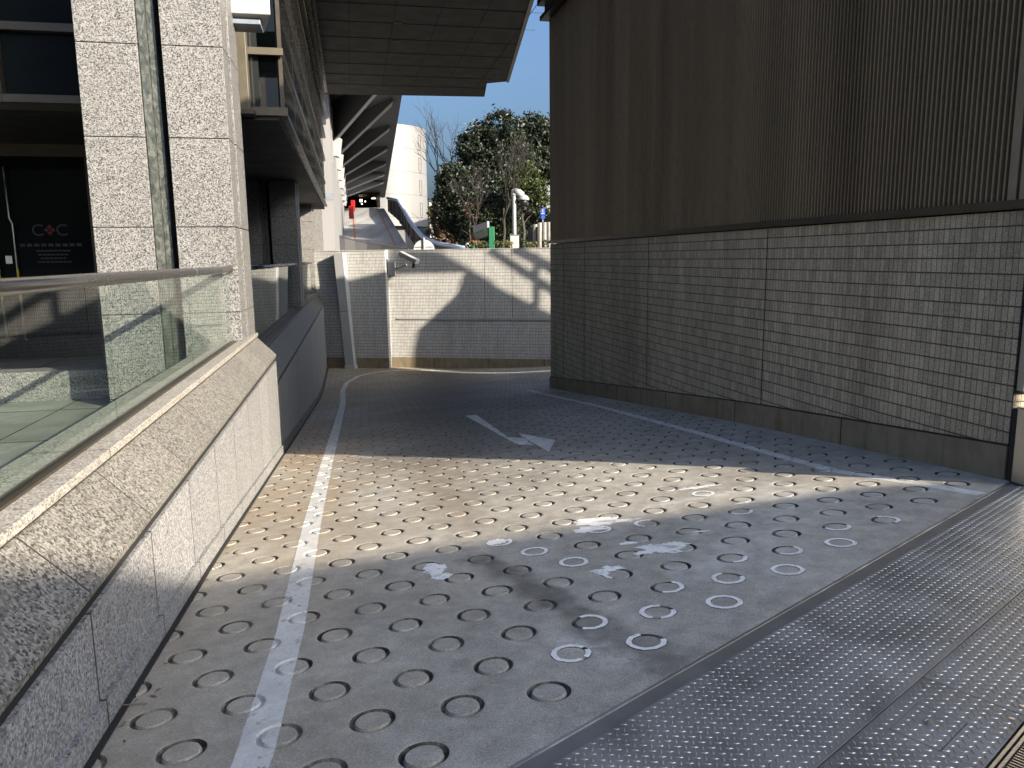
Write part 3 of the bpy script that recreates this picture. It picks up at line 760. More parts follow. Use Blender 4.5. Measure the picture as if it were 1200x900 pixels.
# entrance recess left of the first pillar
m = MB(); m.box(FL, -14, -1.52, 1.36, 1.42, ZB + .05, 8.3); m.build('upper_glazing', 'dark_glass', ob)
m = MB()
for z in (3.27, 4.03, 4.95): m.box(FL, -14, -1.5, 1.26, 1.36, z, z + .085)
for k in range(8): m.box(FL, -2.53 - k * 1.5, -2.52 - k * 1.5, 1.25, 1.37, 3.27, 8)
m.build('transom', 'bronze_trim', ob)
m = MB(); m.box(FL, -14, -1.5, 1.42, 6.2, ZB + .03, ZB + .1); m.build('entrance_ceiling', 'ceiling_dark', ob)
m = MB()
for k in range(6): m.box(FL, -2.9 - k * 1.2, -2.892 - k * 1.2, 1.43, 6, ZB + .026, ZB + .03)
m.box(FL, -12, -1.6, 3.2, 3.208, ZB + .025, ZB + .029); m.build('ceiling_joint', 'black_joint', ob)
for (u, v) in ((-3.32, 2.75), (-4.32, 2.1), (-5.4, 3.2), (-4.4, 4.3)):
    c = FL(u, v, ZB + .012); m = MB(); m.lathe(c, [(.075, .02), (.075, 0), (.06, -.002), (.058, .006)], 20); dl = m.build('downlight', 'stainless', ob, smooth=True)
    m = MB(); m.lathe(c, [(.056, .008), (.056, .004), (.02, .003)], 16); m.build('lamp_disc', 'lamp_glow', dl)
c = FL(-3.72, 2.2, ZB + .012); m = MB(); m.lathe(c, [(.07, .02), (.07, 0), (.05, -.01), (.035, -.06), (.01, -.075)], 16); m.build('dome_camera', 'interior_dark', ob, smooth=True)
m = MB(); m.box(FL, -14, -1.2, 6.2, 6.3, 0, ZB + .1); m.box(FL, -1.6, -1.5, .8, 6.2, 0, ZB + .1); m.build('lobby_wall', 'interior_dark', ob)
VD = 4.7
m = MB()
m.box(FL, -14, -1.6, VD - .02, VD + .06, ZB - .2, ZB + .02)
for u in (-2.72, -2.0): m.box(FL, u - .05, u + .05, VD - .03, VD + .07, 0, ZB - .2)
df = m.build('door_frame', 'bronze_trim', ob)
m = MB(); m.box(FL, -2.67, -2.05, VD, VD + .012, .05, ZB - .2); m.build('side_light', 'dark_glass', df)
for k, (u0, u1) in enumerate(((-3.98, -2.78), (-5.2, -4.0))):
    m = MB(); m.box(FL, u0, u1, VD, VD + .014, .03, ZB - .21); d = m.build('door', 'dark_glass', ob)
    hu = u0 + .10 if k == 0 else u1 - .14
    m = MB(); m.tube([FL(hu, VD - .02, 2.96), FL(hu, VD - .07, 2.93), FL(hu, VD - .07, 2.18), FL(hu + .035, VD - .07, 2.10), FL(hu + .035, VD - .07, .35), FL(hu + .035, VD - .02, .32)], .016, 10); hd = m.build('handle', 'stainless', d, smooth=True)
    m = MB(); m.tube([FL(hu + .035, VD - .07, .95), FL(hu + .035, VD - .07, 1.42)], .0175, 10); m.build('grip_tape', 'yellow_tape', hd)
    m = MB(); m.box(FL, hu + (-.10 if k == 0 else .12), hu + (-.05 if k == 0 else .17), VD - .004, VD - .001, 1.5, 1.62); m.build('lock_plate', 'paper_white', d)
def text(body, loc, size, mat, parent, spacing=1.0):
    cu = bpy.data.curves.new('lettering', 'FONT'); cu.body = body; cu.size = size; cu.align_x = 'CENTER'; cu.extrude = .0008; cu.space_character = spacing
    tmp = bpy.data.objects.new('lettering', cu); me = bpy.data.meshes.new_from_object(tmp); bpy.data.objects.remove(tmp)
    o = bpy.data.objects.new('lettering', me); COL.objects.link(o); me.materials.clear(); me.materials.append(MAT[mat])
    o.rotation_euler = (rad(90), 0, ANG); p = Vector(loc); q = parent
    while q is not None: p -= q.location; q = q.parent
    o.parent = parent; o.location = p; return o
d0 = [o for o in ob.children if o.name == 'door'][0]
lu = -3.36
text('C', FL(lu - .17, VD - .006, 1.92), .25, 'letter_black', d0)
text('C', FL(lu + .17, VD - .006, 1.92), .25, 'letter_black', d0)
m = MB()
for a, b in ((0, .045), (0, -.045), (.045, 0), (-.045, 0)):
    cu_, cz_ = lu + a, 2.005 + b; m.prism([FL(cu_ - .036, VD - .008, cz_), FL(cu_, VD - .008, cz_ - .036), FL(cu_ + .036, VD - .008, cz_), FL(cu_, VD - .008, cz_ + .036)], FL.v * .003)
m.build('emblem', 'logo_red', d0)
m = MB()
for k in range(9): m.box(FL, lu - .44 + k * .1, lu - .37 + k * .1, VD - .007, VD - .004, 1.755, 1.80)
m.build('small_lettering', 'letter_black', d0)
for z, wd in ((1.69, .22), (1.63, .2), (1.575, .17), (1.52, .22)):
    k = lu - wd
    m = MB()
    while k < lu + wd: m.box(FL, k, k + .05, VD - .007, VD - .004, z - .012, z + .012); k += .062
    m.build('small_lettering', 'letter_black', d0)
m = MB(); m.box(FL, -5.1, -4.45, VD - .01, VD - .004, 1.3, 1.93); nt_ = m.build('notice', 'paper_white', [o for o in ob.children if o.name.startswith('door.')][0])
m = MB()
for k in range(5): m.box(FL, -5.05, -4.5, VD - .013, VD - .0105, 1.38 + k * .11, 1.40 + k * .11)
m.build('notice_text', 'letter_black', nt_)
m = MB(); m.box(FL, -14, -1.5, .60, .95, 0, .33); m.build('low_plinth', 'granite_light', ob, .006)
# canopy reaching over the ramp
cp = thing('canopy', 'huge dark panelled canopy jutting over the ramp at the top', 'canopy', (-3, 26, 7.9))
pts = [(-9.5, 31.2), (-.97, 32.4), (-.80, 30.0), (.02, 29.7), (.66, 20.7), (1.15, 14.0), (-4.4, 13)]
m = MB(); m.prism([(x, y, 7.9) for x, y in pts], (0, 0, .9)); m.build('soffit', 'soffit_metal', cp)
m = MB()
FC = Frame((-.97, 32.4), ANG * 1.0)
for k in range(9): m.box(FC, -.6 - k * 1.18, -.585 - k * 1.18, -18.2, -1.0, 7.890, 7.898)
for k in range(1, 12): m.box(FC, -7.6, -.25 + .02 * k, -k * 1.55, -k * 1.55 + .014, 7.889, 7.897)
m.build('panel_joint', 'black_joint', cp)
m = MB()
def wall_strip(mb, pa, pb, z0, z1, th):
    a, b = Vector(pa), Vector(pb); d = (b - a).normalized(); n = Vector((d.y, -d.x)) * th
    mb.hexa([(a.x, a.y, z0), (a.x + n.x, a.y + n.y, z0), (b.x + n.x, b.y + n.y, z0), (b.x, b.y, z0), (a.x, a.y, z1), (a.x + n.x, a.y + n.y, z1), (b.x + n.x, b.y + n.y, z1), (b.x, b.y, z1)])
wall_strip(m, pts[3], pts[4], 7.86, 8.85, .10); wall_strip(m, pts[4], pts[5], 7.86, 8.85, .10)
m.build('fascia', 'fascia_metal', cp)
m = MB()
for x, y in ((-3.3, 24.2), (-3.0, 22.4)): m = MB(); m.lathe((x, y, 7.885), [(.11, .01), (.11, 0), (.07, -.003), (.06, .008)], 18); m.build('downlight', 'dark_metal', cp, smooth=True)

# ------------------------------------------------------------------ right ribbed building
rb = thing('ribbed_building', 'dark ribbed metal clad building on a tiled base along the right of the ramp', 'building', (RA.x + 2, RA.y + 4, 0))
ZT, ZR, DEP = 1.76, 5.98, 7.05
m = MB(); m.box(FR, 0, DEP, 0, LR, -2.6, ZT); m.build('tiled_base', 'tile_near', rb)
m = MB(); n = 24
for k in range(n):
    a, b = LR * k / n, LR * (k + 1) / n
    za, zb = zline(FR, 0, a), zline(FR, 0, b)
    m.hexa([FR(-.02, a, za - .1), FR(.1, a, za - .1), FR(.1, b, zb - .1), FR(-.02, b, zb - .1), FR(-.02, a, za + .23), FR(.1, a, za + .23), FR(.1, b, zb + .23), FR(-.02, b, zb + .23)])
m.hexa([FR(-.02, LR + .002, -2.2), FR(DEP, LR + .002, -2.2), FR(DEP, LR + .02, -2.2), FR(-.02, LR + .02, -2.2), FR(-.02, LR + .002, -.95), FR(DEP, LR + .002, -.95), FR(DEP, LR + .02, -.95), FR(-.02, LR + .02, -.95)])
m.build('plinth', 'plinth_concrete', rb)
m = MB()
for k in range(n):
    a, b = LR * k / n, LR * (k + 1) / n
    za, zb = zline(FR, 0, a) + .23, zline(FR, 0, b) + .23
    m.hexa([FR(-.012, a, za), FR(.1, a, za), FR(.1, b, zb), FR(-.012, b, zb), FR(-.012, a, za + .012), FR(.1, a, za + .012), FR(.1, b, zb + .012), FR(-.012, b, zb + .012)])
for v in (3.03, 6.05, 8.85, 10.1): m.box(FR, -.003, .05, v, v + .011, zline(FR, 0, v) + .2, ZT - .01)
m.box(FR, -.003, .05, 0, .008, 0, ZT); m.build('expansion_joint', 'black_joint', rb)
# ribbed cladding: one folded sheet on the ramp side and one on the rear
def ribs(mb, fr_pt, L, z0, z1, pitch=.0465, wd=.018, dp=.046):
    n = int(L / pitch); prof = []
    for k in range(n):
        x = k * pitch; prof += [(x, dp), (x + pitch - wd - .004, dp), (x + pitch - wd, 0), (x + pitch - .004, 0)]
    i0 = len(mb.v)
    for (x, d_) in prof: mb.v += [fr_pt(x, d_, z0), fr_pt(x, d_, z1)]
    for k in range(len(prof) - 1): mb.f.append([i0 + 2 * k, i0 + 2 * k + 2, i0 + 2 * k + 3, i0 + 2 * k + 1])
m = MB(); ribs(m, lambda x, d_, z: FR(d_ - .02, .17 + x, z), LR - .20, ZT + .07, ZR)
ribs(m, lambda x, d_, z: FR(x + .02, LR + .02 - d_, z), DEP, ZT + .07, ZR)
ribs(m, lambda x, d_, z: FR(.14 + x, -.02 + d_, z), DEP, ZT + .07, ZR)
cl = m.build('ribbed_cladding', 'ribbed_bronze', rb, recalc=False, uv=False)
m = MB(); m.box(FR, .012, DEP - .02, .012, LR - .012, ZT + .01, ZR + .2); m.build('wall_core', 'dark_metal', rb)
m = MB(); m.box(FR, -.035, DEP + .02, .0, LR + .04, ZT + .012, ZT + .07); m.build('sill_trim', 'bronze_trim', rb)
m = MB()
for v0, v1 in ((.02, .075), (.10, .165)): m.box(FR, -.03, .05, v0, v1, ZT + .07, ZR)
m.box(FR, -.03, .11, -.03, .015, ZT + .07, ZR); m.build('corner_frame', 'trim_tan', rb)
m = MB(); m.box(FR, -.16, DEP, -.1, LR + .12, ZR + .02, ZR + .10); m.box(FR, -.08, DEP, 0, LR + .05, ZR + .10, ZR + .30); m.box(FR, -.20, DEP, -.1, LR + .16, ZR + .30, ZR + .40)
m.build('cornice', 'dark_metal', rb)
m = MB(); m.box(FR, .008, .17, -.06, -.003, .60, 1.70); m.build('corner_panel', 'fascia_metal', rb, .004)
m = MB()    # unseen panels and bars added behind the building, cut to shape the wall shadows
def yz(y, z, x=8.1): return (x, y, z)
m.prism([yz(17.35, -2), yz(17.37, 3.4), yz(17.5, 4.4), yz(17.85, 4.68), yz(18.16, 4.96), yz(18.27, 5.5), yz(18.71, 4.72), yz(19.59, 2.96), yz(21.2, -.2), yz(21.2, -2)], (.06, 0, 0)); m.build('shadow_panel', 'blocker_grey', rb)
m = MB(); m.prism([yz(17.0, 6.7, 8.17), yz(17.0, 7.5, 8.17), yz(17.83, 6.64, 8.17), yz(18.71, 4.72, 8.17), yz(18.2, 5.6, 8.17)], (.06, 0, 0)); m.build('shadow_slab', 'blocker_grey', rb)
m = MB(); m.tube([(8.1, 18.71, 5.8), (8.1, 19.59, 3.78), (8.1, 20.3, 2.15)], .07, 8); m.tube([(8.1, 19.1, 5.46), (8.1, 19.59, 4.45), (8.1, 20.3, 3)], .085, 8); m.tube([(8.1, 19.4, 2), (8.1, 19.4, 5)], .05, 8); m.build('shadow_bars', 'blocker_grey', rb)
sp_ = thing('steel_post', 'short brushed stainless post at the near corner of the tiled base', 'post', FR(.1, -.06, 0))
m = MB(); m.box(FR, -.035, .14, -.19, -.068, 0, .50); m.build('body', 'stainless', sp_, .006)
m = MB(); m.box(FR, -.02, .1, -.064, -.02, 0, .49); m.build('rubber_seal', 'black_joint', sp_)
m = MB(); m.box(FR, -.037, .142, -.192, -.066, .502, .506); m.build('cap', 'rail_steel', sp_, .003)

# unseen gabled block, added behind right of the viewer to shade the ramp head
nb = thing('shade_block', 'unseen grey gabled block added at the right behind the viewer to shade the ramp head', 'building', (12, -6, 0))
m = MB(); prof = [(.45, 0), (.45, 3.03), (-5.6, 5.75), (-11, 3.4), (-11, 0)]
m.prism([(9, y, z) for y, z in prof], (8, 0, 0)); m.build('wall', 'blocker_grey', nb)

# ------------------------------------------------------------------ back retaining wall
rw = thing('retaining_wall', 'pale tiled retaining wall closing the foot of the ramp', 'wall', FB(4, 0, -2))
ZW = 1.80
UPR = 2.56       # u where the thicker left part ends
m = MB(); m.box(FB, UPR, 22, 0, .5, -2.6, ZW - .03); m.build('tile_facing', 'tile_back', rw)
m = MB(); m.box(FB, -1.5, UPR, -.30, .5, -2.6, ZW - .03); m.build('thick_end', 'tile_back', rw)
m = MB(); m.box(FB, UPR + .003, 22, -.012, .5, ZW - .03, ZW); m.box(FB, -1.5, UPR + .012, -.312, .5, ZW - .03, ZW); m.build('coping', 'tile_back', rw)
m = MB(); m.box(FB, UPR + .01, 22, -.025, 0, -2.6, -1.72); m.box(FB, -1.5, UPR + .02, -.325, -.3, -2.6, -1.72); m.build('plinth', 'plinth_concrete', rw)
m = MB(); m.box(FB, UPR + .25, 22, -.035, .0, -.46, -.425); m.build('ledge', 'rib_grey', rw)
m = MB()
for u in (5.78, 6.68): m.box(FB, u, u + .012, -.003, .02, -.42, ZW - .03)
m.build('expansion_joint', 'black_joint', rw)
dc = thing('pipe_cover', 'tall grey metal pipe cover leaning against the thick end of the retaining wall', 'pipe cover', FB(1.0, -.4, -2.1))
a0, a1 = FB(1.08, -.32, ZW - .08), FB(1.29, -.36, -2.05)
def leanbox(mb, p0, p1, w0, w1, d0, d1):
    mb.hexa([p1 + FB.u * -w1 + FB.v * -d1, p1 + FB.u * w1 + FB.v * -d1, p1 + FB.u * w1, p1 + FB.u * -w1, p0 + FB.u * -w0 + FB.v * -d0, p0 + FB.u * w0 + FB.v * -d0, p0 + FB.u * w0, p0 + FB.u * -w0])
mid = a0.lerp(a1, .5)
m = MB(); leanbox(m, a0, mid, .16, .15, .3, .26); m.build('upper_section', 'rib_grey', dc, .008)
m = MB(); leanbox(m, mid - Vector((0, 0, .012)), a1, .15, .16, .25, .2); m.build('lower_section', 'rib_grey', dc, .008)
m = MB(); leanbox(m, a1 + Vector((0, 0, .1)), a1 - Vector((0, 0, .02)), .18, .19, .24, .24); m.build('foot', 'white_paint', dc, .006)
cc = thing('security_camera', 'white bullet security camera on a wall bracket at the step in the retaining wall', 'security camera', FB(2.5, -.2, 1.2))
cb = at(467, 311, 25.3); cb = FB(UPR + .14, -.08, 1.19)
m = MB(); m.box(FB, UPR + .02, UPR + .26, -.14, -.003, .98, 1.42); m.build('junction_box', 'rib_grey', cc, .01)
m = MB(); m.tube([FB(UPR + .26, -.1, 1.2), FB(UPR + .55, -.2, 1.27), FB(UPR + .72, -.3, 1.32)], .035, 8); m.build('bracket', 'white_paint', cc)
m = MB(); p0, p1 = FB(UPR + .55, -.35, 1.68), FB(UPR + 1.20, -.62, 1.40); dd = (p1 - p0).normalized(); sd = dd.cross(Vector((0, 0, 1))).normalized(); up = sd.cross(dd)
m.hexa([p0 - sd * .09 - up * .08, p0 + sd * .09 - up * .08, p1 + sd * .09 - up * .08, p1 - sd * .09 - up * .08, p0 - sd * .09 + up * .08, p0 + sd * .09 + up * .08, p1 + sd * .09 + up * .08, p1 - sd * .09 + up * .08]); m.build('housing', 'white_paint', cc, .02)
m = MB(); m.tube([p1 - dd * .14 - up * .07, p1 - dd * .1 - up * .24], .05, 10); m.build('lamp', 'interior_dark', cc)

# ------------------------------------------------------------------ beyond the wall: car ramp, white car park, tower
# white car park wall and deck
pk = thing('car_park', 'white car park building with a dark deck on slanting brackets over its ramp', 'building', (-10, 45, 1.5))
dW = Vector((-.2017, 1, 0)).normalized(); ANGW = math.atan(.2017); FW_ = Frame((-8.5, 38.0), ANGW)
m = MB(); m.box(FW_, -12, 0, 0, 70, 1.5, 13); m.build('wall', 'white_render', pk)
m = MB()
for z in (4.35, 8.75): m.box(FW_, -12, .02, -.03, .0, z, z + .32)
m.build('wall_band', 'grey_blue', pk)
m = MB()
for k in range(6): m = MB(); m.box(FW_, -.01, .035, 3 + k * 9.6, 3.25 + k * 9.6, 6.4, 9.6); m.build('wall_pilaster', 'white_render', pk)
ZD = 10.1
dk0, dk1 = Vector((-5.69 + .174 * 13, 30, 0)), Vector((-16.29 - .174 * 8, 111.8, 0))
m = MB(); q0, q1 = FW_(.02, -8, 0), FW_(.02, 74, 0)
m.prism([(q0.x, q0.y, ZD), (dk0.x, dk0.y, ZD), (dk1.x, dk1.y, ZD), (q1.x, q1.y, ZD)], (0, 0, 1.5)); m.build('deck', 'deck_grey', pk)
for ya, yt in ((44.5, 36), (51, 43.5), (57.5, 52), (64, 61.5), (70.5, 71), (77, 80), (84, 88)):
    wx = -8.46 - .2017 * (ya - 38); tx = dk0.x + (dk1.x - dk0.x) * (yt - dk0.y) / (dk1.y - dk0.y) - .5
    lo0, lo1 = Vector((wx, ya, 8.05)), Vector((tx, yt, ZD - .22)); al = FW_.v * .62
    m = MB(); m.prism([lo0, Vector((wx, ya, ZD - .01)), Vector((tx, yt, ZD - .01)), lo1], al); br_ = m.build('bracket', 'deck_grey', pk)
    m = MB(); m.prism([q - al * .5 for q in (lo0 - Vector((0, 0, .05)), lo0, lo1, lo1 - Vector((0, 0, .05)))], al * 2); m.build('flange', 'rib_grey', br_)
    m = MB(); m.prism([Vector((wx, ya - .3, 7.2)), Vector((wx, ya - .3, 8.3)), Vector((wx + .35, ya - .3, 8.2)), Vector((wx + .2, ya - .3, 7.2))], Vector((0, .9, 0))); m.build('wall_shoe', 'rib_grey', br_)
# ramp road inside
rd = [(-12.5, 60), (-8.6, 60), (-16.5, 99), (-20.6, 99)]
def zroad(y): return 2.43 + (y - 60) * (7.76 - 2.43) / 39
m = MB(); y0, y1 = 50, 101
def rx(y, side): return (-12.9 - .2017 * (y - 60)) if side == 0 else (-7.9 - .2026 * (y - 60) )
for k in range(12):
    a, b = y0 + (y1 - y0) * k / 12, y0 + (y1 - y0) * (k + 1) / 12
    m.poly([(rx(a, 0), a, zroad(a)), (rx(a, 1), a, zroad(a)), (rx(b, 1), b, zroad(b)), (rx(b, 0), b, zroad(b))])
m.poly([(-30, 101, 7.88), (-16.7, 101, 7.88), (-25, 145, 7.88), (-36, 145, 7.88)])
struct(m.build('car_ramp_road', 'car_ramp_concrete'))
for off, lab in ((.95, 'orange line along the left of the distant car ramp'), (4.05, 'orange line along the right of the distant car ramp')):
    m = MB()
    for k in range(12):
        a, b = y0 + (y1 - y0) * k / 12, y0 + (y1 - y0) * (k + 1) / 12
        m.poly([(rx(a, 0) + off, a, zroad(a) + .02), (rx(a, 0) + off + .13, a, zroad(a) + .02), (rx(b, 0) + off + .13, b, zroad(b) + .02), (rx(b, 0) + off, b, zroad(b) + .02)])
    tag(m.build('lane_line', 'orange_paint'), lab, 'road marking', kind='structure')
m = MB(); m.box(WF, -45, -24, 143, 144, 6, 14); m.prism([(-16.95, 103, 6.5), (-17.3, 103, 6.5), (-25.6, 144, 6.5), (-25.3, 144, 6.5)], (0, 0, 4)); m.prism([(-21.4, 101, 6.5), (-21.7, 101, 6.5), (-30.5, 144, 6.5), (-30.2, 144, 6.5)], (0, 0, 4))
m.prism([(-21.6, 103, 9.95), (-16.95, 103, 9.95), (-25.3, 144, 9.95), (-30.4, 144, 9.95)], (0, 0, .1)); m.prism([(-21.6, 100.5, 7.9), (-16.95, 100.5, 7.9), (-25.3, 144, 7.9), (-30.4, 144, 7.9)], (0, 0, .03)); tn = m.build('tunnel_lining', 'interior_dark', pk)
m = MB()
for (px, py, wd, hg, y) in ((440, 232.5, 1.1, .12, 110), (423, 235, .35, .35, 108), (428, 236, .12, .2, 108), (433, 229, .12, .35, 110), (424, 239, .15, .15, 105)):
    p = at(px, py, y); m = MB(); m.box(WF, p.x - wd / 2, p.x + wd / 2, y, y + .1, p.z - hg / 2, p.z + hg / 2); m.build('tunnel_lamp', 'lamp_glow', tn)
# red cabinets beside the ramp
for k, (px, y, zc, lab) in enumerate(((411.3, 72, 1.0, 'red cabinet on the white wall beside the car ramp, the nearer one'), (413.3, 84, 1.0, 'red cabinet on the white wall nearest the dark tunnel'))):
    p = at(px, 248.7 if k == 0 else 241, y); r = thing('hose_cabinet', lab, 'cabinet', (p.x, y, p.z - .6), 'red cabinets on the car park wall')
    m = MB(); m.box(WF, p.x - .20, p.x + .20, y, y + .3, p.z - .58, p.z + .58); m.build('box', 'red_paint', r, .02)
    m = MB(); m.box(WF, p.x - .15, p.x + .15, y - .012, y, p.z - .5, p.z + .5); m.build('door', 'red_paint', r)
# guard rail wall climbing along the car ramp, pale curved top rail
gpx = [(548, 291.5, 50), (533, 289, 52), (516, 286, 54.5), (503, 282, 57), (495, 277, 59), (488, 269, 62), (480, 258.5, 68), (473, 246, 76), (466, 234.5, 86), (454, 232, 99)]
top = [at(*q) for q in gpx]
gr = thing('guard_rail', 'dark slatted guard rail climbing the car ramp with pale blue curving top rail', 'guard rail', (top[4].x, top[4].y, 1.6))
m = MB(); m.tube([p + Vector((0, 0, -.02)) for p in top], .17, 8); m.build('top_rail', 'blue_rail', gr, smooth=True)
m = MB()
for a, b in zip(top[3:-1], top[4:]):
    za, zb = max(1.6, zroad(a.y)) - .3, max(1.6, zroad(b.y)) - .3
    m.hexa([(a.x, a.y, za), (a.x + .06, a.y, za), (b.x + .06, b.y, zb), (b.x, b.y, zb), (a.x, a.y, a.z - .2), (a.x + .06, a.y, a.z - .2), (b.x + .06, b.y, b.z - .2), (b.x, b.y, b.z - .2)])
for a, b in zip(top[:3], top[1:4]):
    m.hexa([(a.x, a.y, 1.5), (a.x, a.y + .1, 1.5), (b.x, b.y + .1, 1.5), (b.x, b.y, 1.5), (a.x, a.y, a.z - .1), (a.x, a.y + .1, a.z - .1), (b.x, b.y + .1, b.z - .1), (b.x, b.y, b.z - .1)])
m.build('infill_panel', 'dark_cladding', gr)
def along(y):
    for a, b in zip(top[:-1], top[1:]):
        if a.y <= y <= b.y: return a.lerp(b, (y - a.y) / (b.y - a.y))
    return top[-1]
for k in range(9):
    p = along(60 + k * 4.2); m = MB(); m.box(WF, p.x - .16, p.x - .02, p.y, p.y + .14, zroad(p.y) - .2, p.z - .1); m.build('post', 'deck_grey', gr)
for k in range(8):
    p = along(61 + k * 4.6); m = MB(); m.box(WF, p.x - .3, p.x - .17, p.y, p.y + .3, zroad(p.y) + .1, zroad(p.y) + .3); m.build('reflector', 'white_paint', gr)
# low curved wall before the car ramp, its shade put into the colour
cpx = [(396, 277, 50), (404, 279.5, 50.6), (416, 282.5, 51.2), (430, 285.5, 51.4), (446, 288, 51.4), (462, 290.5, 51.2), (478, 292, 51)]
tp = [at(*q) for q in cpx]
cw = thing('curved_wall', 'low shaded curved wall at the mouth of the car ramp', 'wall', (tp[2].x, tp[2].y, 1.5))
m = MB()
for a, b in zip(tp[:-1], tp[1:]): m.hexa([(a.x, a.y, 1.4), (b.x, b.y, 1.4), (b.x, b.y + .25, 1.4), (a.x, a.y + .25, 1.4), (a.x, a.y, a.z), (b.x, b.y, b.z), (b.x, b.y + .25, b.z), (a.x, a.y + .25, a.z)])
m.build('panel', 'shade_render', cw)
m = MB(); m.tube([p + Vector((0, .12, .02)) for p in tp], .09, 6); m.build('coping', 'dark_cladding', cw)
# cylindrical stair tower
TY = 140; TR = 8.2
tc = at(449, 300, TY); ztop = at(480, 145, TY - TR).z; zbot = at(490, 264, TY - TR).z
tw = thing('stair_tower', 'round white stair tower with a column of small doors, behind the guard rail', 'tower', (tc.x, TY, 1.5))
m = MB(); m.lathe((tc.x, TY, 0), [(TR, zbot), (TR, ztop)], 96); m.build('drum', 'tower_white', tw, smooth=False)
m = MB(); m.lathe((tc.x, TY, 0), [(TR * .8, 1.5), (TR * .8, zbot)], 40); m.build('base', 'deck_grey', tw)
m = MB(); m.lathe((tc.x, TY, 0), [(TR + .05, ztop), (TR + .05, ztop + .2), (TR - .5, ztop + .2)], 96); m.build('roof_edge', 'tower_white', tw)
fh = (ztop - zbot) / 4.35
m = MB()
for k in range(1, 5): m.lathe((tc.x, TY, 0), [(TR + .015, ztop - k * fh + .12), (TR + .015, ztop - k * fh + .17)], 96)
m.build('floor_joint', 'line_grey', tw)
an = math.asin((at(490.5, 200, TY - TR * .7).x - tc.x) / TR) if abs((at(490.5, 200, TY - TR * .7).x - tc.x) / TR) < 1 else 1.0
for k in range(4):
    z0 = ztop - (k + 1) * fh + .55
    def T(da, z, r=TR): a = an + da / TR; return Vector((tc.x + r * math.sin(a), TY - r * math.cos(a), z))
    m = MB()
    for da in (-.42, .36): m.hexa([T(da, z0), T(da + .06, z0), T(da + .06, z0, TR + .05), T(da, z0, TR + .05), T(da, z0 + 2.1), T(da + .06, z0 + 2.1), T(da + .06, z0 + 2.1, TR + .05), T(da, z0 + 2.1, TR + .05)])
    for zz_ in (z0, z0 + 2.06): m.hexa([T(-.42, zz_), T(.42, zz_), T(.42, zz_, TR + .05), T(-.42, zz_, TR + .05), T(-.42, zz_ + .06), T(.42, zz_ + .06), T(.42, zz_ + .06, TR + .05), T(-.42, zz_ + .06, TR + .05)])
    fr_ = m.build('door_frame', 'line_grey', tw)
    m = MB(); m.hexa([T(-.03, z0 + 1.1, TR), T(.05, z0 + 1.1, TR), T(.05, z0 + 1.1, TR + .06), T(-.03, z0 + 1.1, TR + .06), T(-.03, z0 + 1.2, TR), T(.05, z0 + 1.2, TR), T(.05, z0 + 1.2, TR + .06), T(-.03, z0 + 1.2, TR + .06)]); m.build('knob', 'deck_grey', fr_)
    m = MB(); m.hexa([T(-.35, z0 - .45), T(.4, z0 - .45), T(.4, z0 - .45, TR + .06), T(-.35, z0 - .45, TR + .06), T(-.35, z0 - .2), T(.4, z0 - .2), T(.4, z0 - .2, TR + .06), T(-.35, z0 - .2, TR + .06)]); m.build('vent', 'deck_grey', tw)
# round sign seen from the back
p = at(497, 292, 31)
sg = thing('round_sign', 'round road sign seen from the back, half hidden by the retaining wall', 'sign', (p.x, 31, 1.55))
c = Vector((p.x, 31, p.z - .05))
m = MB(); m.tube([c + Vector((0, -.01, 0)), c + Vector((0, .012, 0))], .42, 40); m.build('disc', 'mirror_back', sg)
m = MB(); m.tube([Vector((p.x, 30.95, 0.9)), c + Vector((0, -.05, .5))], .038, 12); m.build('pole', 'mast_white', sg)
m = MB(); m.box(WF, p.x - .36, p.x + .36, 30.97, 30.988, c.z + .12, c.z + .15); m.build('cross_bar', 'deck_grey', sg)
# small globe lamp
p = at(548, 288, 40); gl = thing('globe_lamp', 'small round white lamp beside the pale blue rail end', 'lamp', (p.x, 40, 1.55))
m = MB(); m.lathe((p.x, 40, p.z), [(.02, -.16), (.11, -.11), (.155, 0), (.11, .11), (.02, .155)], 16); m.build('globe', 'white_paint', gl, smooth=True)
m = MB(); m.tube([(p.x, 40, 1.5), (p.x, 40, p.z - .14)], .04, 8); m.build('stem', 'dark_metal', gl)
# green signboard frame
gs = thing('green_signboard', 'green framed signboard with a small red flag, under the trees', 'signboard', at(565, 290, 42) * 1)
gs.location.z = 1.55
p0, p1 = at(576, 266, 42), at(555, 273, 44)
m = MB(); q = at(576, 266, 42); m.box(WF, q.x - .15, q.x + .15, 42, 42.3, 1.5, q.z); m.build('post', 'green_paint', gs, .02)
q2 = at(554, 280, 45); m = MB(); m.box(WF, q2.x - .1, q2.x + .1, 45, 45.2, 1.5, q2.z + .3); m.build('post', 'green_paint', gs, .02)
a, b = at(571, 268.5, 42.1), at(554.5, 274.5, 45)
def slab(a, b, z0, z1, th):
    d = Vector((b.x - a.x, b.y - a.y, 0)).normalized(); n = Vector((d.y, -d.x, 0)) * th
    mm = MB(); mm.hexa([(a.x, a.y, a.z + z0), (b.x, b.y, b.z + z0), (b.x + n.x, b.y + n.y, b.z + z0), (a.x + n.x, a.y + n.y, a.z + z0), (a.x, a.y, a.z + z1), (b.x, b.y, b.z + z1), (b.x + n.x, b.y + n.y, b.z + z1), (a.x + n.x, a.y + n.y, a.z + z1)]); return mm
slab(a, b, -.35, .0, .1).build('lower_board', 'green_dull', gs)
slab(a, b, .06, .42, .12).build('upper_board', 'grey_blue', gs)
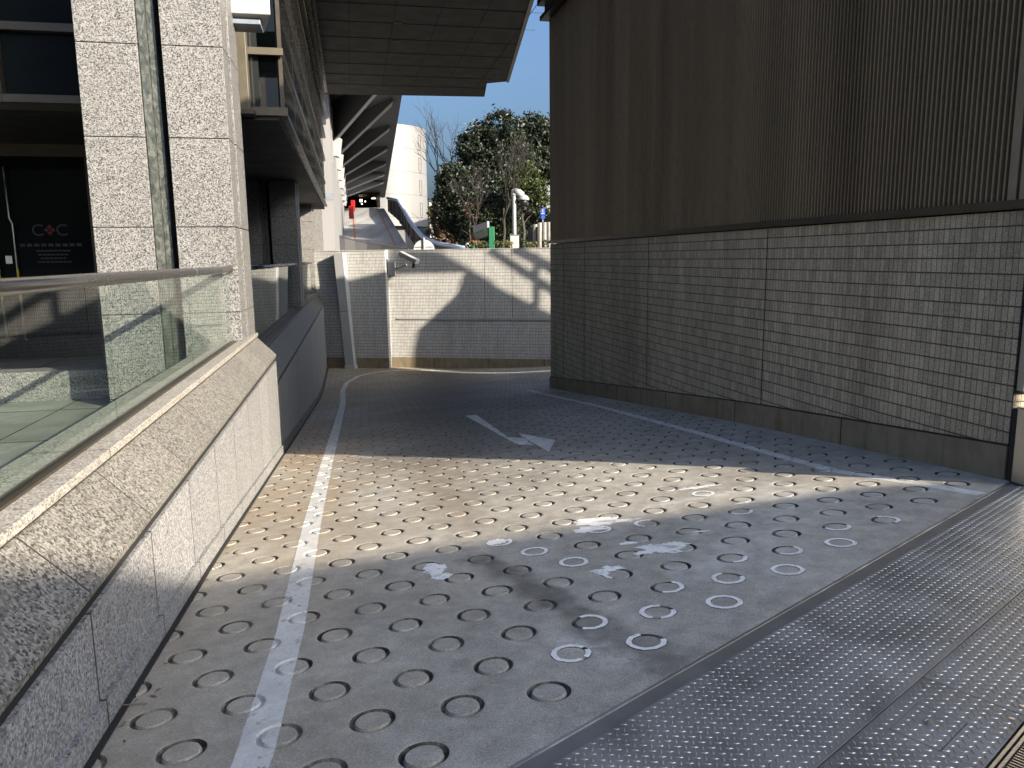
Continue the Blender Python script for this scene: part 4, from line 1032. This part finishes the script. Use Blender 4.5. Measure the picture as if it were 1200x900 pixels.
q = at(555.5, 281, 44.5); m = MB(); m.prism([(q.x - .14, 44.4, q.z + .15), (q.x + .06, 44.4, q.z + .16), (q.x + .14, 44.4, q.z - .16), (q.x - .06, 44.4, q.z - .15)], (0, .02, 0)); m.build('flag', 'red_paint', gs)
# white mast with dome camera
MYD = 46; p = at(603, 290, MYD)
ms = thing('camera_mast', 'white mast with drooping camera head standing on a grey box', 'camera mast', (p.x, MYD, 1.55))
zt_ = at(603, 222, MYD).z; zb_ = at(603, 276, MYD).z
m = MB(); m.tube([(p.x, MYD, zb_), (p.x, MYD, zt_ - .3)], .115, 16); m.tube([(p.x, MYD, zt_ - .35), (p.x, MYD, zt_)], .17, 16); m.build('pole', 'mast_white', ms)
m = MB(); m.tube([(p.x, MYD, zt_ - .1), (p.x + .3, MYD - .03, zt_ - .2), (p.x + .5, MYD - .05, zt_ - .36)], [.2, .22, .2], 14); m.build('arm', 'mast_white', ms, smooth=True)
m = MB(); m.lathe((p.x + .55, MYD - .05, zt_ - .62), [(.34, 0), (.33, .1), (.2, .27), (.05, .33)], 20); hd = m.build('hood', 'mast_white', ms, smooth=True)
m = MB(); m.lathe((p.x + .55, MYD - .05, zt_ - .62), [(.08, -.36), (.2, -.3), (.25, -.12), (.25, .02)], 18); m.build('lens', 'interior_dark', hd, smooth=True)
m = MB(); m.box(WF, p.x - .26, p.x + .26, MYD - .2, MYD + .2, 1.5, zb_); bx_ = m.build('cabinet', 'rib_grey', ms, .02)
m = MB(); m.box(WF, p.x - .28, p.x + .28, MYD - .22, MYD + .22, zb_, zb_ + .05); m.box(WF, p.x - .17, p.x - .13, MYD - .23, MYD - .2, 2.0, 2.25); m.build('lid', 'deck_grey', bx_)
# pale corrugated enclosure panels at the right
pf = thing('panel_fence', 'grey fence of tall rounded metal panels beside the ribbed building', 'fence', at(636, 290, 44)); pf.location.z = 1.55
for k in range(5):
    xa = at(624.5 + k * 5.3, 280, 44 - k * .4); zt2 = at(624.5, 263 - min(k, 1) * 1.5, 44).z
    m = MB(); wd = .255; a = []
    for q in range(9):
        ang_ = math.pi * q / 8; a.append(Vector((xa.x + wd / 2 - math.cos(ang_) * wd / 2, xa.y - math.sin(ang_) * .07, 1.5)))
    m.prism(a, (0, 0, zt2 - 1.5)); m.build('panel', 'fascia_metal', pf)
m = MB(); xa, xb = at(619, 280, 44.3), at(652, 280, 43); m.hexa([(xa.x, xa.y, 1.5), (xb.x, xb.y, 1.5), (xb.x, xb.y + .1, 1.5), (xa.x, xa.y + .1, 1.5), (xa.x, xa.y, zt2 - .2), (xb.x, xb.y, zt2 - .2), (xb.x, xb.y + .1, zt2 - .2), (xa.x, xa.y + .1, zt2 - .2)]); m.build('backing', 'dark_metal', pf)
# blue sign behind
p = at(636, 249, 58); bs = thing('blue_sign', 'small blue sign on a pole in front of the far white building', 'sign', (p.x, 58, 1.55))
m = MB(); m.box(WF, p.x - .16, p.x + .18, 58, 58.05, p.z - .2, p.z + .42); m.build('board', 'blue_paint', bs)
m = MB(); m.box(WF, p.x - .04, p.x + .03, 57.98, 57.999, p.z + .0, p.z + .3); m.box(WF, p.x - .12, p.x + .12, 57.98, 57.999, p.z - .1, p.z - .04); m.build('symbol', 'white_paint', bs)
m = MB(); m.box(WF, p.x - .1, p.x + .14, 58, 58.05, p.z - .45, p.z - .24); m.build('lower_plate', 'blue_paint', bs)
m = MB(); m.tube([(p.x, 58.1, 1.5), (p.x, 58.1, p.z + .4)], .04, 8); m.build('pole', 'mast_white', bs)
# far buildings
a, b = at(628, 178, 120), at(700, 290, 120)
fb = thing('far_white_block', 'white block showing through the trees beside the ribbed building', 'building', (b.x, 120, 1.5))
m = MB(); m.box(WF, at(628, 200, 120).x, at(760, 200, 120).x, 120, 140, 1.5, a.z); m.build('wall', 'far_white', fb)
m = MB()
for k in range(6): m.box(WF, at(628, 200, 120).x - .02, at(760, 200, 120).x, 119.95, 120, 4 + k * 3, 4.08 + k * 3)
m.build('wall_joint', 'line_grey', fb)
fa = thing('apartment_block', 'distant beige apartment block between tower and trees', 'building', (at(512, 240, 190).x, 190, 1.5))
x0, x1, zz_ = at(503, 240, 190).x, at(522, 240, 190).x, at(512, 237, 190).z
m = MB(); m.box(WF, x0, x1, 190, 205, 1.5, zz_); m.box(WF, x0 + 1.2, x0 + 2, 194, 197, zz_, zz_ + 1.3); m.build('wall', 'far_beige', fa)
for k in range(5):
    for q in range(3): 
        m = MB(); m.box(WF, x0 + .3 + q * 1.35, x0 + 1.4 + q * 1.35, 189.9, 190, zz_ - 2.2 - k * 2.9, zz_ - .8 - k * 2.9); m.build('window', 'grey_blue', fa)

# ------------------------------------------------------------------ trees and shrubs
def crown_mesh(lobes, count, size, seed, flat=.6):
    rn = random.Random(seed); mb = MB()
    tot = sum(l[3] * l[4] * l[5] for l in lobes)
    for (x, y, z, a, b, c) in lobes:
        n = int(count * 1.9 * a * b * c / tot); cl = []
        for _ in range(max(14, n // 42)):
            while True:
                p = Vector((rn.uniform(-1, 1), rn.uniform(-1, 1), rn.uniform(-1, 1)))
                if .25 < p.length < 1: break
            p = p.normalized() * (p.length ** .5); cl.append(p)
        for k in range(n):
            p = rn.choice(cl); r = abs(rn.gauss(0, .13)) + .02
            o = Vector((rn.gauss(0, 1), rn.gauss(0, 1), rn.gauss(0, .8))).normalized() * r * 1.5
            q = p + o; w_ = Vector((x + q.x * a, y + q.y * b, z + q.z * c))
            nrm = (Vector((rn.gauss(0, 1), rn.gauss(0, 1), rn.gauss(0, 1) + flat))).normalized()
            t = nrm.orthogonal().normalized(); t.rotate(Matrix.Rotation(rn.uniform(0, 6.28), 3, nrm)); bt = nrm.cross(t)
            s_ = size * .66 * rn.uniform(.6, 1.4)
            mb.poly([w_ - t * s_, w_ - bt * s_ * .5 + nrm * s_ * .12, w_ + t * s_, w_ + bt * s_ * .5 + nrm * s_ * .12])
    return mb
def limbs(mb, base, h, r, spread, rn, n=7, low=.3):
    top_ = base + Vector((rn.uniform(-.3, .3), rn.uniform(-.3, .3), h))
    path = [base.lerp(top_, k / 6) + Vector((rn.uniform(-.12, .12), rn.uniform(-.12, .12), 0)) * (k > 0) for k in range(7)]
    mb.tube(path, [r * (1 - .8 * k / 6) for k in range(7)], 8)
    for k in range(n):
        f = low + (1 - low) * k / n; s0 = base.lerp(top_, f); a = rn.uniform(0, 6.28); L = spread * rn.uniform(.6, 1.1) * (1.1 - f * .6)
        e = s0 + Vector((math.cos(a) * L, math.sin(a) * L, L * rn.uniform(.4, .9))); mdl = s0.lerp(e, .5) + Vector((0, 0, L * .1))
        mb.tube([s0, mdl, e], [r * .4 * (1.1 - f), r * .25 * (1.1 - f), .02], 5)
def tree(name, label, base, h, r, lobes, count, size, leaf, seed, spread=2.5, group='trees behind the retaining wall'):
    rn = random.Random(seed); t = thing(name, label, 'tree', base, group)
    m = MB(); limbs(m, Vector(base), h * .85, r, spread, rn); m.build('trunk', 'bark', t, smooth=True, uv=False)
    cm = crown_mesh(lobes, count, size, seed)
    cm.build('crown', leaf, t, uv=False, recalc=False); return t
def lobe(px, py, y, rpx, rpy, dep=None):
    c = at(px, py, y); return (c.x, y, c.z, rpx * y / F_PX, dep or rpx * y / F_PX, rpy * y / F_PX)
def bs_(px, y): p = at(px, 290, y); return (p.x, y, 1.5)
tree('evergreen_tree', 'tallest dark evergreen tree, its rounded top against the sky', bs_(585, 62), 11.8, .28, [lobe(588, 152, 62, 20, 20), lobe(565, 175, 62, 26, 28), lobe(592, 190, 63, 34, 34), lobe(556, 215, 62, 30, 28), lobe(588, 235, 61, 36, 28)], 21000, .21, 'leaf_dark', 11)
tree('evergreen_tree', 'dark evergreen tree leaning against the corner of the ribbed building', bs_(632, 66), 11.5, .26, [lobe(628, 150, 66, 20, 16), lobe(640, 168, 66, 24, 22), lobe(618, 185, 66, 26, 28), lobe(650, 190, 66, 22, 26)], 11000, .21, 'leaf_dark', 12)
tree('evergreen_tree', 'dark bushy tree left of the others, reaching towards the round tower', bs_(536, 58), 7.5, .2, [lobe(532, 208, 58, 18, 16), lobe(538, 228, 58, 24, 22), lobe(524, 245, 58, 17, 18), lobe(545, 255, 58, 25, 22)], 11000, .19, 'leaf_dark', 13)
tree('light_green_tree', 'yellowish green young tree behind the white camera mast', bs_(615, 52), 6.2, .14, [lobe(614, 205, 52, 17, 13), lobe(606, 217, 52, 19, 11), lobe(624, 222, 52, 17, 14), lobe(632, 236, 52, 13, 8)], 7000, .13, 'leaf_light', 14, 1.4)
tree('understory_tree', 'mid green understory tree below the tallest evergreen', bs_(575, 54), 5, .14, [lobe(575, 248, 54, 22, 20), lobe(560, 268, 54, 18, 16), lobe(592, 262, 54, 18, 22)], 6500, .15, 'leaf_mid', 15, 1.5)
tree('understory_tree', 'low mid green tree right behind the panel fence', bs_(640, 60), 3.6, .12, [lobe(634, 252, 60, 13, 10), lobe(645, 262, 60, 13, 14)], 2600, .15, 'leaf_mid', 16, 1.2)
tree('brown_tree', 'russet leaved small tree at the left under the evergreens', bs_(519, 70), 4.5, .12, [lobe(517, 262, 70, 12, 18), lobe(510, 276, 70, 10, 11), lobe(527, 272, 70, 10, 12)], 2600, .15, 'leaf_brown', 17, 1.3)
tree('brown_tree', 'withered brown tree among the dark trunks', bs_(553, 53), 4.2, .1, [lobe(554, 246, 53, 9, 10)], 700, .13, 'leaf_brown', 18, 1.0)
tree('yellow_tree', 'olive leaved tree in front of the distant apartment block', bs_(510, 84), 6, .14, [lobe(509, 250, 84, 7, 10), lobe(514, 262, 84, 8, 8)], 1500, .17, 'leaf_yellow', 19, 1.3)
def bare(label, px, y, h, n, seed, lean):
    rn = random.Random(seed); base = Vector(bs_(px, y)); t = thing('bare_tree', label, 'tree', base, 'leafless trees')
    m = MB(); tp_ = MB()
    def grow(p, d, L, r, depth):
        q = p + d * L; md = p.lerp(q, .5) + Vector((rn.uniform(-1, 1), rn.uniform(-1, 1), 0)) * L * .05
        (m if depth < 1 else tp_).tube([p, md, q], [r, r * .8, r * .6], 5, False)
        if depth >= 5 or r < .006: return
        for k in range(3 if depth < 4 else 2):
            nd = (d + Vector((rn.uniform(-.6, .6) + lean * .1, rn.uniform(-.6, .6), rn.uniform(-.05, .55)))).normalized()
            grow(p.lerp(q, rn.uniform(.55, 1)), nd, L * rn.uniform(.6, .82), r * .6, depth + 1)
    grow(base, Vector((lean * .12, 0, 1)).normalized(), h * .38, n, 0)
    m.build('trunk', 'bark', t, uv=False, recalc=False); tp_.build('twigs', 'twig', t, uv=False, recalc=False)
bare('leafless tree with fine twigs against the sky left of the evergreens', 545, 66, 11.3, .12, 21, -1.2)
bare('leafless tree with pale branches standing in front of the evergreens', 588, 50, 8.2, .09, 23, .4)
bare('leafless thin tree with grey branches at the left foot of the evergreens', 560, 50, 6.3, .07, 25, -.6)
for k, (px, y, rp, leaf, lab) in enumerate([(559, 33, 9, 'leaf_yellow', 'yellowing shrub on the wall top left of the green post'), (565, 34, 7, 'leaf_mid', 'small green shrub on the wall top touching the green post'), (583, 33, 5, 'leaf_light', 'light green sprig on the wall top right of the green post'),
                                   (594, 33, 6, 'leaf_yellow', 'tuft of yellow leaves left of the grey mast box'), (617, 33, 6, 'leaf_light', 'light green shrub right of the grey mast box'), (626, 34, 5, 'leaf_yellow', 'yellow shrub in front of the panel fence'), (550, 34, 5, 'leaf_mid', 'low shrub beside the globe lamp'), (639, 34, 4, 'leaf_light', 'sprig below the rounded fence panels')]):
    b_ = Vector(bs_(px, y)); t = thing('shrub', lab, 'shrub', b_, 'shrubs along the wall top')
    m = MB(); rn = random.Random(k)
    for q in range(4): m.tube([b_, b_ + Vector((rn.uniform(-.2, .2), rn.uniform(-.1, .1), .55))], [.012, .005], 4)
    m.build('stem', 'twig', t, uv=False)
    crown_mesh([lobe(px, 286.5, y, rp, 4.5, .2)], 260, .055, 40 + k).build('leaves', leaf, t, uv=False, recalc=False)
# dark thicket that closes the view under the crowns
cm = crown_mesh([lobe(555, 274, 75, 40, 20, 2), lobe(600, 268, 75, 40, 26, 2), lobe(530, 280, 78, 14, 12, 1.5)], 9000, .24, 77)
tag(cm.build('undergrowth', 'leaf_dark', uv=False, recalc=False), 'dark undergrowth filling the gaps between the tree trunks', 'undergrowth', kind='stuff')

rn = random.Random(5); lv = MB()
for k in range(70):
    v = rn.uniform(-6, 6); q = FL(UF + .03 + abs(rn.gauss(0, .05)), v, 0) if k < 45 else None
    if q is None:
        t, s_ = rn.choice(LATT[:260]); a = rn.uniform(0, 6.28); p2 = P0 + E * (t + .058 * math.cos(a)) + N * (s_ + .058 * math.sin(a)); q = Vector((p2.x, p2.y, 0)); dz = -.008
    else: dz = .004
    q.z = rz(q.x, q.y) + dz; a = rn.uniform(0, 6.28); L = rn.uniform(.008, .02); d = Vector((math.cos(a), math.sin(a), rn.uniform(-.2, .3))) * L; n_ = Vector((-math.sin(a), math.cos(a), .2)) * L * .4
    lv.poly([q - d, q - n_ + Vector((0, 0, .004)), q + d, q + n_ + Vector((0, 0, .003))])
tag(lv.build('leaf_litter', 'leaf_brown', uv=False, recalc=False), 'dry brown leaf crumbs caught along the parapet foot and in the ring grooves', 'leaf litter', kind='stuff')
p = ramp_pt(139, 831); tw_ = MB(); tw_.tube([p + Vector((-.09, .02, .012)), p + Vector((0, 0, .016)), p + Vector((.1, .015, .012))], [.002, .003, .0015], 5)
tag(tw_.build('twig', 'leaf_brown', uv=False), 'short brown twig on the ramp against the near end of the granite parapet', 'twig')
